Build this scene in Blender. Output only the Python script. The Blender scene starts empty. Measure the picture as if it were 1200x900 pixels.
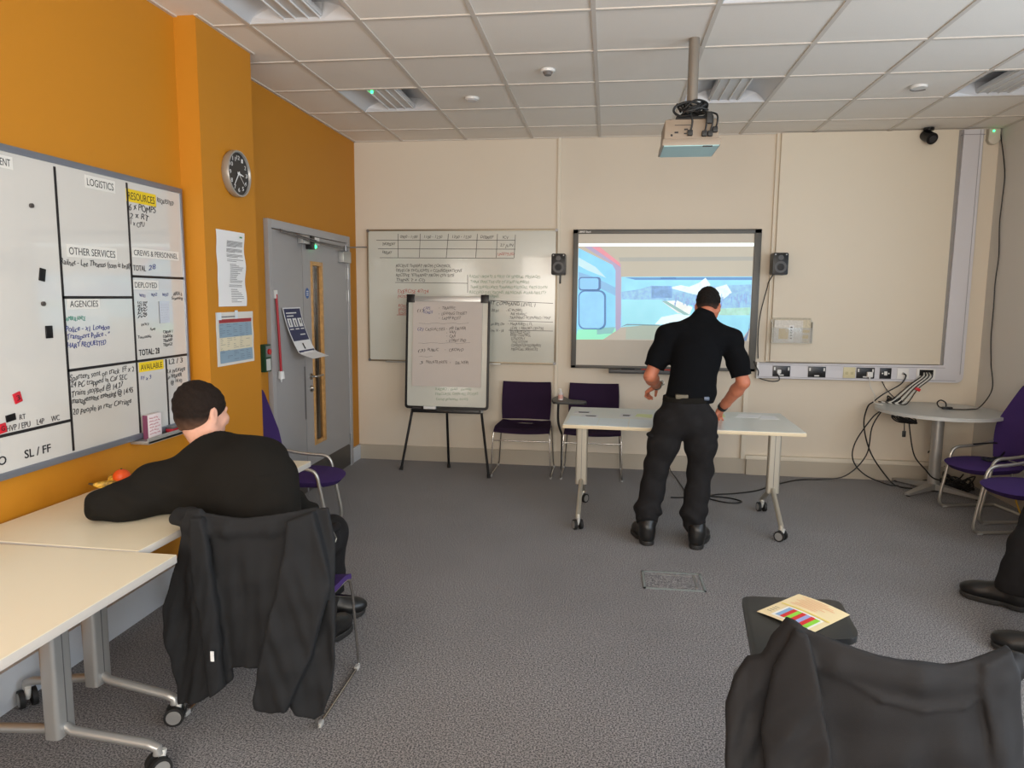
import bpy, bmesh, math, random
import numpy as np
from mathutils import Vector, Matrix, noise
random.seed(4)
PI = math.pi
SC = bpy.context.scene
COL = SC.collection

# ------------------------------------------------------------------ camera
CAM = np.array([2.3667, -6.5568, 1.5817]); YAW, PITCH, ROLL, F = -.1320, -.1229, .0089, 833.94
def _axes():
    cy, sy, cp, sp = math.cos(YAW), math.sin(YAW), math.cos(PITCH), math.sin(PITCH)
    fwd = np.array([sy*cp, cy*cp, sp]); right = np.array([cy, -sy, 0.]); up = np.cross(right, fwd)
    c, s = math.cos(ROLL), math.sin(ROLL)
    return c*right+s*up, -s*right+c*up, fwd
RT, UP, FW = _axes()
def at(u, v, ax, val):
    """point of the photograph on the world plane axis=val"""
    d = FW+RT*(u-600)/F-UP*(v-450)/F
    return Vector(CAM+d*((val-CAM[ax])/d[ax]))
def atY(u, v, Y): return at(u, v, 1, Y)
def atZ(u, v, Z): return at(u, v, 2, Z)
def atX(u, v, X): return at(u, v, 0, X)
cd = bpy.data.cameras.new('camera'); cam = bpy.data.objects.new('camera', cd); COL.objects.link(cam)
cd.sensor_width = 36; cd.lens = F/1200*36; cd.clip_start = .05
M = Matrix([[RT[i], UP[i], -FW[i], CAM[i]] for i in range(3)]+[[0, 0, 0, 1]])
cam.matrix_world = M; SC.camera = cam

# ------------------------------------------------------------------ world, lights, exposure
SC.view_settings.view_transform = 'Standard'; SC.view_settings.look = 'None'
SC.view_settings.gamma = 1; SC.view_settings.use_curve_mapping = False
SC.view_settings.exposure = 0.30
SC.cycles.use_denoising = True
SC.cycles.max_bounces = 8; SC.cycles.diffuse_bounces = 5; SC.cycles.sample_clamp_indirect = 6
w = bpy.data.worlds.new('sky'); SC.world = w; w.use_nodes = True
bg = w.node_tree.nodes['Background']; bg.inputs[0].default_value = (.62, .78, 1, 1); bg.inputs[1].default_value = 1.0
def area(name, loc, rot, sx, sy, power, col):
    l = bpy.data.lights.new(name, 'AREA'); l.shape = 'RECTANGLE'; l.size = sx; l.size_y = sy; l.energy = power; l.color = col
    o = bpy.data.objects.new(name, l); COL.objects.link(o); o.location = loc; o.rotation_euler = rot
    return o
XR = 5.5368; H = 2.9825; YF = -8.6          # right wall, ceiling, wall behind the camera
WIN_R = [(-3.45, -2.05), (-5.45, -3.95), (-7.45, -5.95)]    # windows in the right wall (y0, y1)
WZ0, WZ1 = .95, 2.45
for i, (a, b) in enumerate(WIN_R):
    area('daylight', (XR+.10, (a+b)/2, (WZ0+WZ1)/2), (0, math.radians(90), 0), WZ1-WZ0-.1, b-a-.1, (14, 44, 50)[i], (.74, .87, 1.0))
WIN_F = [(.5, 1.9), (2.1, 3.5), (3.8, 5.2)]
for (a, b) in WIN_F:
    area('daylight_rear', ((a+b)/2, YF-.10, 1.7), (math.radians(90), 0, 0), b-a-.1, 1.4, 66, (1.0, .90, .78))

# ------------------------------------------------------------------ materials
def lin(c):
    c = c/255. if c > 1 else c
    return c/12.92 if c <= .04045 else ((c+.055)/1.055)**2.4
def rgb(r, g, b): return (lin(float(r)) if r > 1 else r/255., lin(float(g)) if g > 1 else g/255., lin(float(b)) if b > 1 else b/255., 1)
MATS = {}
def mat(name, col, rough=.6, metal=0., emit=0., bump=0., bscale=200., var=0., vscale=8., spec=.5, coat=0., alpha=1., sheen=0.):
    if name in MATS: return MATS[name]
    m = bpy.data.materials.new(name); m.use_nodes = True; nt = m.node_tree; b = nt.nodes['Principled BSDF']
    c = rgb(*col)
    b.inputs['Base Color'].default_value = c; b.inputs['Roughness'].default_value = rough; b.inputs['Metallic'].default_value = metal
    b.inputs['Specular IOR Level'].default_value = spec; b.inputs['Coat Weight'].default_value = coat
    b.inputs['Sheen Weight'].default_value = sheen
    if emit: b.inputs['Emission Color'].default_value = c; b.inputs['Emission Strength'].default_value = emit
    if alpha < 1: b.inputs['Alpha'].default_value = alpha
    if var or bump:
        tc = nt.nodes.new('ShaderNodeTexCoord')
    if var:
        n = nt.nodes.new('ShaderNodeTexNoise'); n.inputs['Scale'].default_value = vscale; n.inputs['Detail'].default_value = 4
        nt.links.new(tc.outputs['Object'], n.inputs['Vector'])
        r = nt.nodes.new('ShaderNodeValToRGB')
        r.color_ramp.elements[0].position = .35; r.color_ramp.elements[1].position = .65
        r.color_ramp.elements[0].color = tuple(x*(1-var) for x in c[:3])+(1,)
        r.color_ramp.elements[1].color = tuple(min(1, x*(1+var)) for x in c[:3])+(1,)
        nt.links.new(n.outputs['Fac'], r.inputs['Fac']); nt.links.new(r.outputs['Color'], b.inputs['Base Color'])
    if bump:
        n2 = nt.nodes.new('ShaderNodeTexNoise'); n2.inputs['Scale'].default_value = bscale; n2.inputs['Detail'].default_value = 3
        nt.links.new(tc.outputs['Object'], n2.inputs['Vector'])
        bp = nt.nodes.new('ShaderNodeBump'); bp.inputs['Strength'].default_value = bump; bp.inputs['Distance'].default_value = .002
        nt.links.new(n2.outputs['Fac'], bp.inputs['Height']); nt.links.new(bp.outputs['Normal'], b.inputs['Normal'])
    MATS[name] = m
    return m
cream = mat('cream_paint', (214, 203, 186), .75, bump=.15, bscale=150)
cream2 = mat('cream_panel', (218, 209, 192), .6, bump=.1, bscale=150)
rwall = mat('grey_white_paint', (205, 202, 196), .8, bump=.15, bscale=150)
orange = mat('orange_paint', (190, 125, 18), .6, bump=.2, bscale=120)
skirt = mat('skirting_paint', (178, 168, 152), .5)
skirtw = mat('white_skirting', (200, 205, 212), .45)
tile = mat('ceiling_tile', (234, 229, 221), .9, bump=.3, bscale=350, var=.03, vscale=500)
bar = mat('ceiling_bar', (206, 199, 190), .5)
white = mat('white_plastic', (222, 222, 220), .4)
trunk = mat('trunking_plastic', (205, 205, 212), .4)
black = mat('black_plastic', (16, 16, 18), .35, spec=.35)
blackm = mat('matt_black', (24, 24, 25), .6)
rubber = mat('black_rubber', (20, 20, 20), .7)
chrome = mat('chrome', (190, 188, 184), .18, 1.)
alu = mat('silver_paint', (176, 176, 174), .35, .6)
alud = mat('grey_aluminium', (120, 120, 122), .35, .7)
grey_frame = mat('dark_grey_frame', (82, 80, 76), .45, .2)
wboard = mat('whiteboard_enamel', (206, 204, 199), .10, coat=1.)
wboard2 = mat('whiteboard_enamel_back', (200, 200, 190), .15, coat=.2)
ink = mat('black_ink', (24, 24, 30), .6)
inkg = mat('grey_ink', (70, 66, 66), .7)
blue_ink = mat('blue_ink', (40, 56, 130), .6)
red_ink = mat('red_ink', (176, 62, 50), .6)
green_ink = mat('green_ink', (110, 140, 110), .7)
teal_ink = mat('teal_ink', (30, 140, 120), .6)
tape = mat('black_tape', (26, 24, 26), .5)
yellow = mat('yellow_label', (226, 196, 30), .5)
paper = mat('white_paper', (226, 226, 226), .7)
cabm = mat('cable_black', (18, 18, 18), .5)
cabw = mat('cable_white', (205, 205, 200), .5)
door_paint = mat('door_grey', (158, 156, 156), .4, bump=.05, bscale=60)
frame_paint = mat('door_frame_grey', (166, 164, 164), .4)
wood = mat('beech_wood', (196, 150, 92), .4, var=.15, vscale=30)
kick = mat('kick_plate', (90, 86, 82), .35, .5)
purple = mat('purple_fabric', (64, 44, 98), .9, bump=.5, bscale=600, var=.08, vscale=300, spec=.2)
purpled = mat('dark_purple_fabric', (42, 26, 50), .9, bump=.5, bscale=600, var=.1, vscale=300, spec=.2)
deskm = mat('desk_laminate', (228, 218, 192), .35, coat=.1)
tablem = mat('table_laminate', (208, 212, 206), .3, coat=.1)
edgem = mat('table_edge', (206, 190, 160), .4)
cloth_b = mat('black_knit', (27, 25, 22), .95, bump=.6, bscale=900, spec=.15)
polo = mat('black_polo', (13, 14, 17), .95, bump=.5, bscale=900, spec=.12)
trous = mat('black_trousers', (32, 31, 32), .9, bump=.5, bscale=700, spec=.15, var=.1, vscale=20)
softsh = mat('softshell_fabric', (33, 34, 36), .85, bump=.4, bscale=800, spec=.2)
softsh2 = mat('softshell_fabric_grey', (34, 34, 36), .8, bump=.4, bscale=800, spec=.22)
leather = mat('black_leather', (20, 20, 20), .38, bump=.3, bscale=90)
sole = mat('shoe_sole', (34, 33, 32), .6)
skin = mat('skin', (184, 112, 84), .55, var=.08, vscale=25, bump=.15, bscale=300)
skin2 = mat('skin_pale', (206, 156, 134), .55, var=.07, vscale=25, bump=.15, bscale=300)
def fade(m, z0, z1, c):
    nt = m.node_tree; b = nt.nodes['Principled BSDF']; src = b.inputs['Base Color'].links[0].from_socket
    tc = nt.nodes.new('ShaderNodeTexCoord'); sp = nt.nodes.new('ShaderNodeSeparateXYZ'); mr = nt.nodes.new('ShaderNodeMapRange'); mx = nt.nodes.new('ShaderNodeMix'); mx.data_type = 'RGBA'
    mr.inputs[1].default_value = z0; mr.inputs[2].default_value = z1; nt.links.new(tc.outputs['Object'], sp.inputs[0]); nt.links.new(sp.outputs[2], mr.inputs[0]); nt.links.new(mr.outputs[0], mx.inputs[0])
    mx.inputs[6].default_value = rgb(*c); nt.links.new(src, mx.inputs[7]); nt.links.new(mx.outputs[2], b.inputs['Base Color'])
hair = mat('dark_brown_hair', (30, 21, 16), .8, bump=1., bscale=320, var=.3, vscale=140, spec=.2)
hair2 = mat('short_dark_hair', (24, 20, 18), .85, bump=1., spec=.2, bscale=300, var=.3, vscale=120)
tabm = mat('black_laminate', (34, 36, 36), .4)

def carpet():
    m = bpy.data.materials.new('carpet'); m.use_nodes = True; nt = m.node_tree; b = nt.nodes['Principled BSDF']
    tc = nt.nodes.new('ShaderNodeTexCoord')
    n = nt.nodes.new('ShaderNodeTexNoise'); n.inputs['Scale'].default_value = 150; n.inputs['Detail'].default_value = 5; n.inputs['Roughness'].default_value = .75
    n2 = nt.nodes.new('ShaderNodeTexNoise'); n2.inputs['Scale'].default_value = 2.2; n2.inputs['Detail'].default_value = 5
    r = nt.nodes.new('ShaderNodeValToRGB'); e = r.color_ramp.elements
    e[0].position = .44; e[0].color = rgb(42, 42, 46); e[1].position = .56; e[1].color = rgb(150, 146, 146)
    mx = nt.nodes.new('ShaderNodeMix'); mx.data_type = 'RGBA'; mx.blend_type = 'MULTIPLY'; mx.inputs[0].default_value = 1
    r2 = nt.nodes.new('ShaderNodeValToRGB'); r2.color_ramp.elements[0].position = .3; r2.color_ramp.elements[1].position = .7
    r2.color_ramp.elements[0].color = (.86, .86, .86, 1)
    for k in (n, n2): nt.links.new(tc.outputs['Object'], k.inputs['Vector'])
    nt.links.new(n.outputs['Fac'], r.inputs['Fac']); nt.links.new(n2.outputs['Fac'], r2.inputs['Fac'])
    nt.links.new(r.outputs['Color'], mx.inputs[6]); nt.links.new(r2.outputs['Color'], mx.inputs[7])
    nt.links.new(mx.outputs[2], b.inputs['Base Color'])
    b.inputs['Roughness'].default_value = .95; b.inputs['Sheen Weight'].default_value = .15
    bp = nt.nodes.new('ShaderNodeBump'); bp.inputs['Strength'].default_value = .5; bp.inputs['Distance'].default_value = .004
    nt.links.new(n.outputs['Fac'], bp.inputs['Height']); nt.links.new(bp.outputs['Normal'], b.inputs['Normal'])
    return m
carpetm = carpet()

# ------------------------------------------------------------------ mesh helpers
class MB:
    def __init__(s): s.bm = bmesh.new()
    def box(s, lo, hi, bevel=0., rz=0., mi=0):
        lo = Vector(lo); hi = Vector(hi); c = (lo+hi)/2; d = hi-lo
        r = bmesh.ops.create_cube(s.bm, size=1, matrix=Matrix.Translation(c) @ Matrix.Rotation(rz, 4, 'Z') @ Matrix.Diagonal((abs(d.x), abs(d.y), abs(d.z), 1)))
        fs = {f for v in r['verts'] for f in v.link_faces}
        for f in fs: f.material_index = mi
        if bevel:
            es = {e for v in r['verts'] for e in v.link_edges}
            bmesh.ops.bevel(s.bm, geom=list(es), offset=bevel, segments=2, affect='EDGES', profile=.6, clamp_overlap=True)
        return s
    def cyl(s, a, b, r1, r2=None, n=20, mi=0):
        a = Vector(a); b = Vector(b); r2 = r1 if r2 is None else r2; d = b-a
        q = Vector((0, 0, 1)).rotation_difference(d).to_matrix().to_4x4()
        r = bmesh.ops.create_cone(s.bm, cap_ends=True, segments=n, radius1=r1, radius2=r2, depth=d.length, matrix=Matrix.Translation((a+b)/2) @ q)
        for f in {f for v in r['verts'] for f in v.link_faces}: f.material_index = mi
        return s
    def sph(s, c, r, sc=(1, 1, 1), n=16, mi=0):
        q = bmesh.ops.create_uvsphere(s.bm, u_segments=n, v_segments=n//2, radius=r, matrix=Matrix.Translation(c) @ Matrix.Diagonal(tuple(sc)+(1,)))
        for f in {f for v in q['verts'] for f in v.link_faces}: f.material_index = mi
        return s
    def tube(s, pts, r, n=10, smooth=True, mi=0):
        P = [Vector(p) for p in pts]
        if smooth and len(P) > 2:
            Q = []
            for i in range(len(P)-1):
                p0 = P[max(0, i-1)]; p1 = P[i]; p2 = P[i+1]; p3 = P[min(len(P)-1, i+2)]
                for k in range(6):
                    t = k/6
                    Q.append(.5*((2*p1)+(p2-p0)*t+(2*p0-5*p1+4*p2-p3)*t*t+(3*p1-p0-3*p2+p3)*t**3))
            Q.append(P[-1]); P = Q
        rings = []; nrm = None
        for i, p in enumerate(P):
            t = (P[min(i+1, len(P)-1)]-P[max(i-1, 0)]).normalized()
            if nrm is None: nrm = t.orthogonal().normalized()
            else:
                nrm = (nrm-t*nrm.dot(t))
                nrm = nrm.normalized() if nrm.length > 1e-6 else t.orthogonal().normalized()
            bn = t.cross(nrm)
            rings.append([s.bm.verts.new(p+(nrm*math.cos(2*PI*k/n)+bn*math.sin(2*PI*k/n))*r) for k in range(n)])
        for a, b in zip(rings, rings[1:]):
            for k in range(n):
                f = s.bm.faces.new((a[k], a[(k+1) % n], b[(k+1) % n], b[k])); f.material_index = mi
        s.bm.faces.new(rings[0][::-1]).material_index = mi; s.bm.faces.new(rings[-1]).material_index = mi
        return s
    def prism(s, poly, M4, depth, mi=0, bevel=0.):
        """poly in local xy, extruded along local z from 0 to depth"""
        vb = [s.bm.verts.new(M4 @ Vector((x, y, 0))) for x, y in poly]
        vt = [s.bm.verts.new(M4 @ Vector((x, y, depth))) for x, y in poly]
        n = len(poly); fs = [s.bm.faces.new(vb[::-1]), s.bm.faces.new(vt)]
        for i in range(n): fs.append(s.bm.faces.new((vb[i], vb[(i+1) % n], vt[(i+1) % n], vt[i])))
        for f in fs: f.material_index = mi
        if bevel:
            bmesh.ops.bevel(s.bm, geom=list({e for f in fs[:2] for e in f.edges}), offset=bevel, segments=2, affect='EDGES', profile=.6)
        return s
    def poly(s, pts, mi=0):
        f = s.bm.faces.new([s.bm.verts.new(p) for p in pts]); f.material_index = mi; return s
    def grid(s, fn, nu, nv, mi=0):
        V = [[s.bm.verts.new(fn(i/nu, j/nv)) for j in range(nv+1)] for i in range(nu+1)]
        for i in range(nu):
            for j in range(nv):
                f = s.bm.faces.new((V[i][j], V[i+1][j], V[i+1][j+1], V[i][j+1])); f.material_index = mi
        return s
    def build(s, name, m, parent=None, world=False, smooth=None, solid=0.):
        bmesh.ops.recalc_face_normals(s.bm, faces=s.bm.faces)
        if solid:
            bmesh.ops.solidify(s.bm, geom=list(s.bm.faces), thickness=solid)
        me = bpy.data.meshes.new(name)
        if world and parent is not None: s.bm.transform(wm(parent).inverted())
        s.bm.to_mesh(me); s.bm.free()
        for k in (m if isinstance(m, (list, tuple)) else [m]): me.materials.append(k)
        if smooth is None: smooth = True
        if smooth:
            me.shade_smooth()
            try: me.set_sharp_from_angle(angle=math.radians(38))
            except Exception: pass
        return link(name, me, parent)
def wm(o):
    m = o.matrix_basis.copy()
    while o.parent: o = o.parent; m = o.matrix_basis @ m
    return m
def link(name, me, parent=None):
    o = bpy.data.objects.new(name, me); COL.objects.link(o)
    if parent is not None: o.parent = parent
    return o
def thing(name, label, cat, loc=(0, 0, 0), rz=0., group=None):
    o = bpy.data.objects.new(name, None); COL.objects.link(o); o.location = loc; o.rotation_euler = (0, 0, rz)
    o.empty_display_size = .05
    return tag(o, label, cat, group)
def tag(o, label, cat, group=None):
    o['label'] = label; o['category'] = cat
    if group: o['group'] = group
    return o
def struct(o):
    o['kind'] = 'structure'; return o
def centre(o):
    """move a single-mesh thing's origin to its lowest middle point"""
    me = o.data; n = len(me.vertices); a = np.empty(n*3); me.vertices.foreach_get('co', a); a = a.reshape(-1, 3)
    c = Vector(((a[:, 0].min()+a[:, 0].max())/2, (a[:, 1].min()+a[:, 1].max())/2, a[:, 2].min()))
    me.transform(Matrix.Translation(-c)); o.location = c
    return o
def copy_tree(o, parent=None):
    c = o.copy(); COL.objects.link(c)
    if parent is not None: c.parent = parent
    for ch in [k for k in COL.objects if k.parent == o]: copy_tree(ch, c)
    return c
def frame(right, up, nrm, o):
    r, u, n, o = Vector(right), Vector(up), Vector(nrm), Vector(o)
    return Matrix(((r.x, u.x, n.x, o.x), (r.y, u.y, n.y, o.y), (r.z, u.z, n.z, o.z), (0, 0, 0, 1)))
def text(name, s, p0, p1, h, nrm, m, parent, wob=0., bold=0., label=None, world=True, spacing=1.1):
    """lettering: baseline runs p0 to p1 (world), capital height h (m), lies on the plane with normal nrm"""
    cu = bpy.data.curves.new('t', 'FONT'); cu.body = s; cu.extrude = .0004; cu.size = 1; cu.offset = bold; cu.resolution_u = 3
    if wob: cu.offset = bold*.4-.007
    cu.space_line = spacing
    t = bpy.data.objects.new('t', cu); COL.objects.link(t)
    dg = bpy.context.evaluated_depsgraph_get(); me = bpy.data.meshes.new_from_object(t.evaluated_get(dg))
    bpy.data.objects.remove(t); bpy.data.curves.remove(cu)
    n = len(me.vertices); a = np.empty(n*3); me.vertices.foreach_get('co', a); a = a.reshape(-1, 3)
    p0 = Vector(p0); p1 = Vector(p1); L = (p1-p0).length; r = (p1-p0).normalized(); nn = Vector(nrm); u = nn.cross(r)
    x0, x1 = a[:, 0].min(), a[:, 0].max()
    if wob:
        q = a[:, 0]*1.0; ph = random.random()*9
        a[:, 1] += wob*(np.sin(q*2.3+ph)*.10+np.sin(q*5.1+ph*2)*.05)
        a[:, 0] += wob*(a[:, 1]*.15+np.sin(a[:, 1]*6+q*3+ph)*.03)
    a[:, 0] = (a[:, 0]-x0)*L/(x1-x0); a[:, 1] *= h/.69
    me.vertices.foreach_set('co', a.ravel())
    me.transform(frame(r, u, nn, p0+nn*.0006))
    if world and parent is not None: me.transform(wm(parent).inverted())
    me.materials.append(m); me.name = name
    o = link(name, me, parent)
    if label: o['label'] = label
    return o

# ------------------------------------------------------------------ signed distance modelling for people and cloth
class Field:
    def __init__(s, lo, hi, h):
        s.lo = np.array(lo, np.float32); s.h = h; s.n = np.ceil((np.array(hi)-np.array(lo))/h).astype(int)+1
        s.F = np.full(s.n, .2, np.float32)
        s.ax = [(s.lo[i]+h*np.arange(s.n[i])).astype(np.float32) for i in range(3)]
    def sub(s, lo, hi):
        a = np.clip(np.floor((np.array(lo)-s.lo)/s.h).astype(int), 0, s.n); b = np.clip(np.ceil((np.array(hi)-s.lo)/s.h).astype(int)+1, 0, s.n)
        sl = tuple(slice(a[i], b[i]) for i in range(3))
        return sl, s.ax[0][sl[0]][:, None, None], s.ax[1][sl[1]][None, :, None], s.ax[2][sl[2]][None, None, :]
    def uni(s, sl, d, k):
        f = s.F[sl]
        if k > 0:
            hh = np.clip(.5+.5*(f-d)/k, 0, 1); s.F[sl] = f+(d-f)*hh-k*hh*(1-hh)
        else: s.F[sl] = np.minimum(f, d)
    def cone(s, a, b, ra, rb, k=.02, flat=None):
        a = np.array(a, float); b = np.array(b, float); m = max(ra, rb)*(1 if flat is None else max(1, 1/min(1, flat[1])))+k+.02
        sl, X, Y, Z = s.sub(np.minimum(a, b)-m, np.maximum(a, b)+m)
        ba = b-a; L = max(float(ba@ba), 1e-9)
        t = np.clip(((X-a[0])*ba[0]+(Y-a[1])*ba[1]+(Z-a[2])*ba[2])/L, 0, 1)
        qx = X-a[0]-t*ba[0]; qy = Y-a[1]-t*ba[1]; qz = Z-a[2]-t*ba[2]
        if flat is not None:
            d = np.array(flat[0], float); d /= np.linalg.norm(d); e = (qx*d[0]+qy*d[1]+qz*d[2])*(flat[1]-1)
            qx = qx+e*d[0]; qy = qy+e*d[1]; qz = qz+e*d[2]
        s.uni(sl, np.sqrt(qx*qx+qy*qy+qz*qz)-(ra+(rb-ra)*t), k); return s
    def chain(s, pts, k=.02, flat=None):
        for (p, r), (q, r2) in zip(pts, pts[1:]): s.cone(p, q, r, r2, k, flat)
        return s
    def _ell(s, c, r, R, m):
        c = np.array(c, float); r = np.array(r, float); R = np.eye(3) if R is None else np.array(R, float); mm = r.max()+m
        sl, X, Y, Z = s.sub(c-mm, c+mm); x, y, z = X-c[0], Y-c[1], Z-c[2]
        q = [(x*R[0, i]+y*R[1, i]+z*R[2, i])/r[i] for i in range(3)]
        k0 = np.sqrt(q[0]**2+q[1]**2+q[2]**2); k1 = np.sqrt((q[0]/r[0])**2+(q[1]/r[1])**2+(q[2]/r[2])**2)+1e-9
        return sl, k0*(k0-1)/k1
    def ell(s, c, r, R=None, k=.02):
        sl, d = s._ell(c, r, R, k+.02); s.uni(sl, d, k); return s
    def cutell(s, c, r, R=None, k=.01):
        sl, d = s._ell(c, r, R, k+.02); f = s.F[sl]; d = -d
        hh = np.clip(.5-.5*(f-d)/k, 0, 1); s.F[sl] = f+(d-f)*hh+k*hh*(1-hh); return s
    def cut(s, p, n, lo=None, hi=None):
        """remove the side the normal points to"""
        sl, X, Y, Z = s.sub(s.lo if lo is None else lo, s.lo+s.n*s.h if hi is None else hi)
        n = np.array(n, float); n /= np.linalg.norm(n)
        s.F[sl] = np.maximum(s.F[sl], (X-p[0])*n[0]+(Y-p[1])*n[1]+(Z-p[2])*n[2]); return s
    def disp(s, fn):
        s.F += fn(s.ax[0][:, None, None], s.ax[1][None, :, None], s.ax[2][None, None, :]).astype(np.float32); return s
    def mesh(s, name, m, parent=None, world=True):
        for i in range(3):
            for e in (0, -1):
                ix = [slice(None)]*3; ix[i] = e; s.F[tuple(ix)] = np.maximum(s.F[tuple(ix)], .01)
        F = s.F; S = F < 0
        c = [(i, j, k) for i in (0, 1) for j in (0, 1) for k in (0, 1)]
        n0, n1, n2 = (x-1 for x in F.shape)
        cnt = sum(S[i:i+n0, j:j+n1, k:k+n2].astype(np.int8) for i, j, k in c)
        act = (cnt > 0) & (cnt < 8); I = np.argwhere(act)
        idx = np.full(act.shape, -1, np.int64); idx[act] = np.arange(len(I))
        V = np.stack([F[I[:, 0]+i, I[:, 1]+j, I[:, 2]+k] for i, j, k in c], 1).astype(float)
        P = np.zeros((len(I), 3)); N = np.zeros(len(I))
        for a in range(8):
            for b in range(a+1, 8):
                ca, cb = np.array(c[a]), np.array(c[b])
                if abs(ca-cb).sum() != 1: continue
                x = (V[:, a] < 0) != (V[:, b] < 0)
                t = np.where(x, V[:, a]/np.where(x, V[:, a]-V[:, b], 1), 0)
                P += np.where(x[:, None], ca+t[:, None]*(cb-ca), 0); N += x
        P = (P/N[:, None]+I)*s.h+s.lo
        Q = []
        for axis in range(3):
            sa = [slice(None)]*3; sb = [slice(None)]*3; sa[axis] = slice(0, -1); sb[axis] = slice(1, None)
            A = S[tuple(sa)]; B = S[tuple(sb)]; E = np.argwhere(A != B)
            o1, o2 = (axis+1) % 3, (axis+2) % 3
            ok = (E[:, o1] > 0) & (E[:, o2] > 0) & (E[:, o1] < F.shape[o1]-1) & (E[:, o2] < F.shape[o2]-1); E = E[ok]
            ins = A[tuple(E.T)]
            def g(d1, d2):
                e = E.copy(); e[:, o1] -= d1; e[:, o2] -= d2; return idx[tuple(e.T)]
            q = np.stack([g(0, 0), g(1, 0), g(1, 1), g(0, 1)], 1)
            q[~ins] = q[~ins][:, ::-1]
            Q.append(q)
        Q = np.concatenate(Q)
        me = bpy.data.meshes.new(name)
        me.vertices.add(len(P)); me.vertices.foreach_set('co', P.ravel())
        me.loops.add(Q.size); me.loops.foreach_set('vertex_index', Q.ravel().astype(np.int32))
        me.polygons.add(len(Q)); me.polygons.foreach_set('loop_start', np.arange(0, Q.size, 4, dtype=np.int32))
        me.polygons.foreach_set('loop_total', np.full(len(Q), 4, np.int32))
        me.update(calc_edges=True); me.validate()
        me.shade_smooth()
        if world and parent is not None: me.transform(wm(parent).inverted())
        for k in (m if isinstance(m, (list, tuple)) else [m]): me.materials.append(k)
        return link(name, me, parent)
def folds(amp, sc=1., seed=0., vert=1.):
    def fn(X, Y, Z):
        a = np.sin(X*38*sc+Y*23*sc+Z*9*sc*vert+seed+2.2*np.sin(Z*11*sc*vert+X*7*sc+seed*2))
        b = np.sin(Z*47*sc*vert+Y*31*sc-X*19*sc+seed*3+2.5*np.sin(X*15*sc-Z*12*sc*vert+seed))
        c = np.sin(X*21*sc-Y*33*sc+Z*27*sc*vert+seed*1.7)
        return amp*(a*.5+b*.5*(.5+.5*c))
    return fn
def polysdf(X, Z, poly):
    """2D signed distance to a polygon"""
    d = np.full(np.broadcast(X, Z).shape, 1e9); s = np.ones_like(d); n = len(poly)
    for i in range(n):
        ax, az = poly[i]; bx, bz = poly[(i+1) % n]; ex, ez = bx-ax, bz-az; wx, wz = X-ax, Z-az
        t = np.clip((wx*ex+wz*ez)/(ex*ex+ez*ez+1e-12), 0, 1); d = np.minimum(d, (wx-ex*t)**2+(wz-ez*t)**2)
        c1 = Z >= az; c2 = Z < bz; c3 = ex*wz > ez*wx
        s = np.where((c1 & c2 & c3) | (~c1 & ~c2 & ~c3), -s, s)
    return s*np.sqrt(d)
# ================================================================== THE ROOM
XN, XP = .13, .25            # left wall (near part) and pier faces
b = MB(); b.box((-.3, YF-.3, -.12), (XR+.3, .3, 0)); struct(b.build('floor', carpetm, smooth=False))
b = MB(); b.box((-.3, 0, 0), (XR+.3, .2, H+.1)); struct(b.build('wall_back', cream, smooth=False))
b = MB(); b.box((-.3, YF, 0), (XN, -2.98, H+.1)); b.box((-.3, -2.98, 0), (0, .0, H+.1)); struct(b.build('wall_left', orange, smooth=False))
b = MB(); b.box((-.02, -2.985, 0), (XP, -2.42, H+.05)); struct(b.build('wall_pier', orange, smooth=False))
def wall_open(name, m, ops, z0, z1, mk):
    b = MB(); ys = sorted(ops); lo, hi = (YF, 0) if mk == 'x' else (-.3, XR+.3)
    def bx(a0, a1, c0, c1):
        if mk == 'x': b.box((XR, a0, c0), (XR+.2, a1, c1))
        else: b.box((a0, YF-.2, c0), (a1, YF, c1))
    bx(lo, hi, 0, z0); bx(lo, hi, z1, H+.1)
    e = [lo]+[v for o in ys for v in o]+[hi]
    for a, c in zip(e[::2], e[1::2]): bx(a, c, z0, z1)
    return struct(b.build(name, m, smooth=False))
wall_open('wall_right', rwall, WIN_R, WZ0, WZ1, 'x')
wall_open('wall_front', rwall, WIN_F, 1.0, 2.4, 'y')
glass = mat('window_glass', (200, 220, 230), .05, alpha=.25)
def window(n, a0, a1, z0, z1, mk):
    b = MB(); t = .05
    X = (lambda u0, u1, c0, c1, d0=.13, d1=.18: b.box((XR+d0, u0, c0), (XR+d1, u1, c1))) if mk == 'x' else (lambda u0, u1, c0, c1, d0=.13, d1=.18: b.box((u0, YF-d1, c0), (u1, YF-d0, c1)))
    m_ = (a0+a1)/2
    X(a0, a0+t, z0, z1); X(a1-t, a1, z0, z1); X(a0, a1, z0, z0+t); X(a0, a1, z1-t, z1); X(m_-.025, m_+.025, z0, z1)
    fr = struct(b.build('window_%d' % n, white, smooth=False)); b = MB(); X(a0+t, a1-t, z0+t, z1-t, .15, .155)
    b.build('window_pane', glass, fr, smooth=False)
    b = MB(); X(a0-.03, a1+.03, z0-.03, z0, -.03, .13); b.build('window_sill', white, fr, smooth=False)
for i, (a, c) in enumerate(WIN_R): window(i+1, a, c, WZ0, WZ1, 'x')
for i, (a, c) in enumerate(WIN_F): window(i+4, a, c, 1.0, 2.4, 'y')

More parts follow.
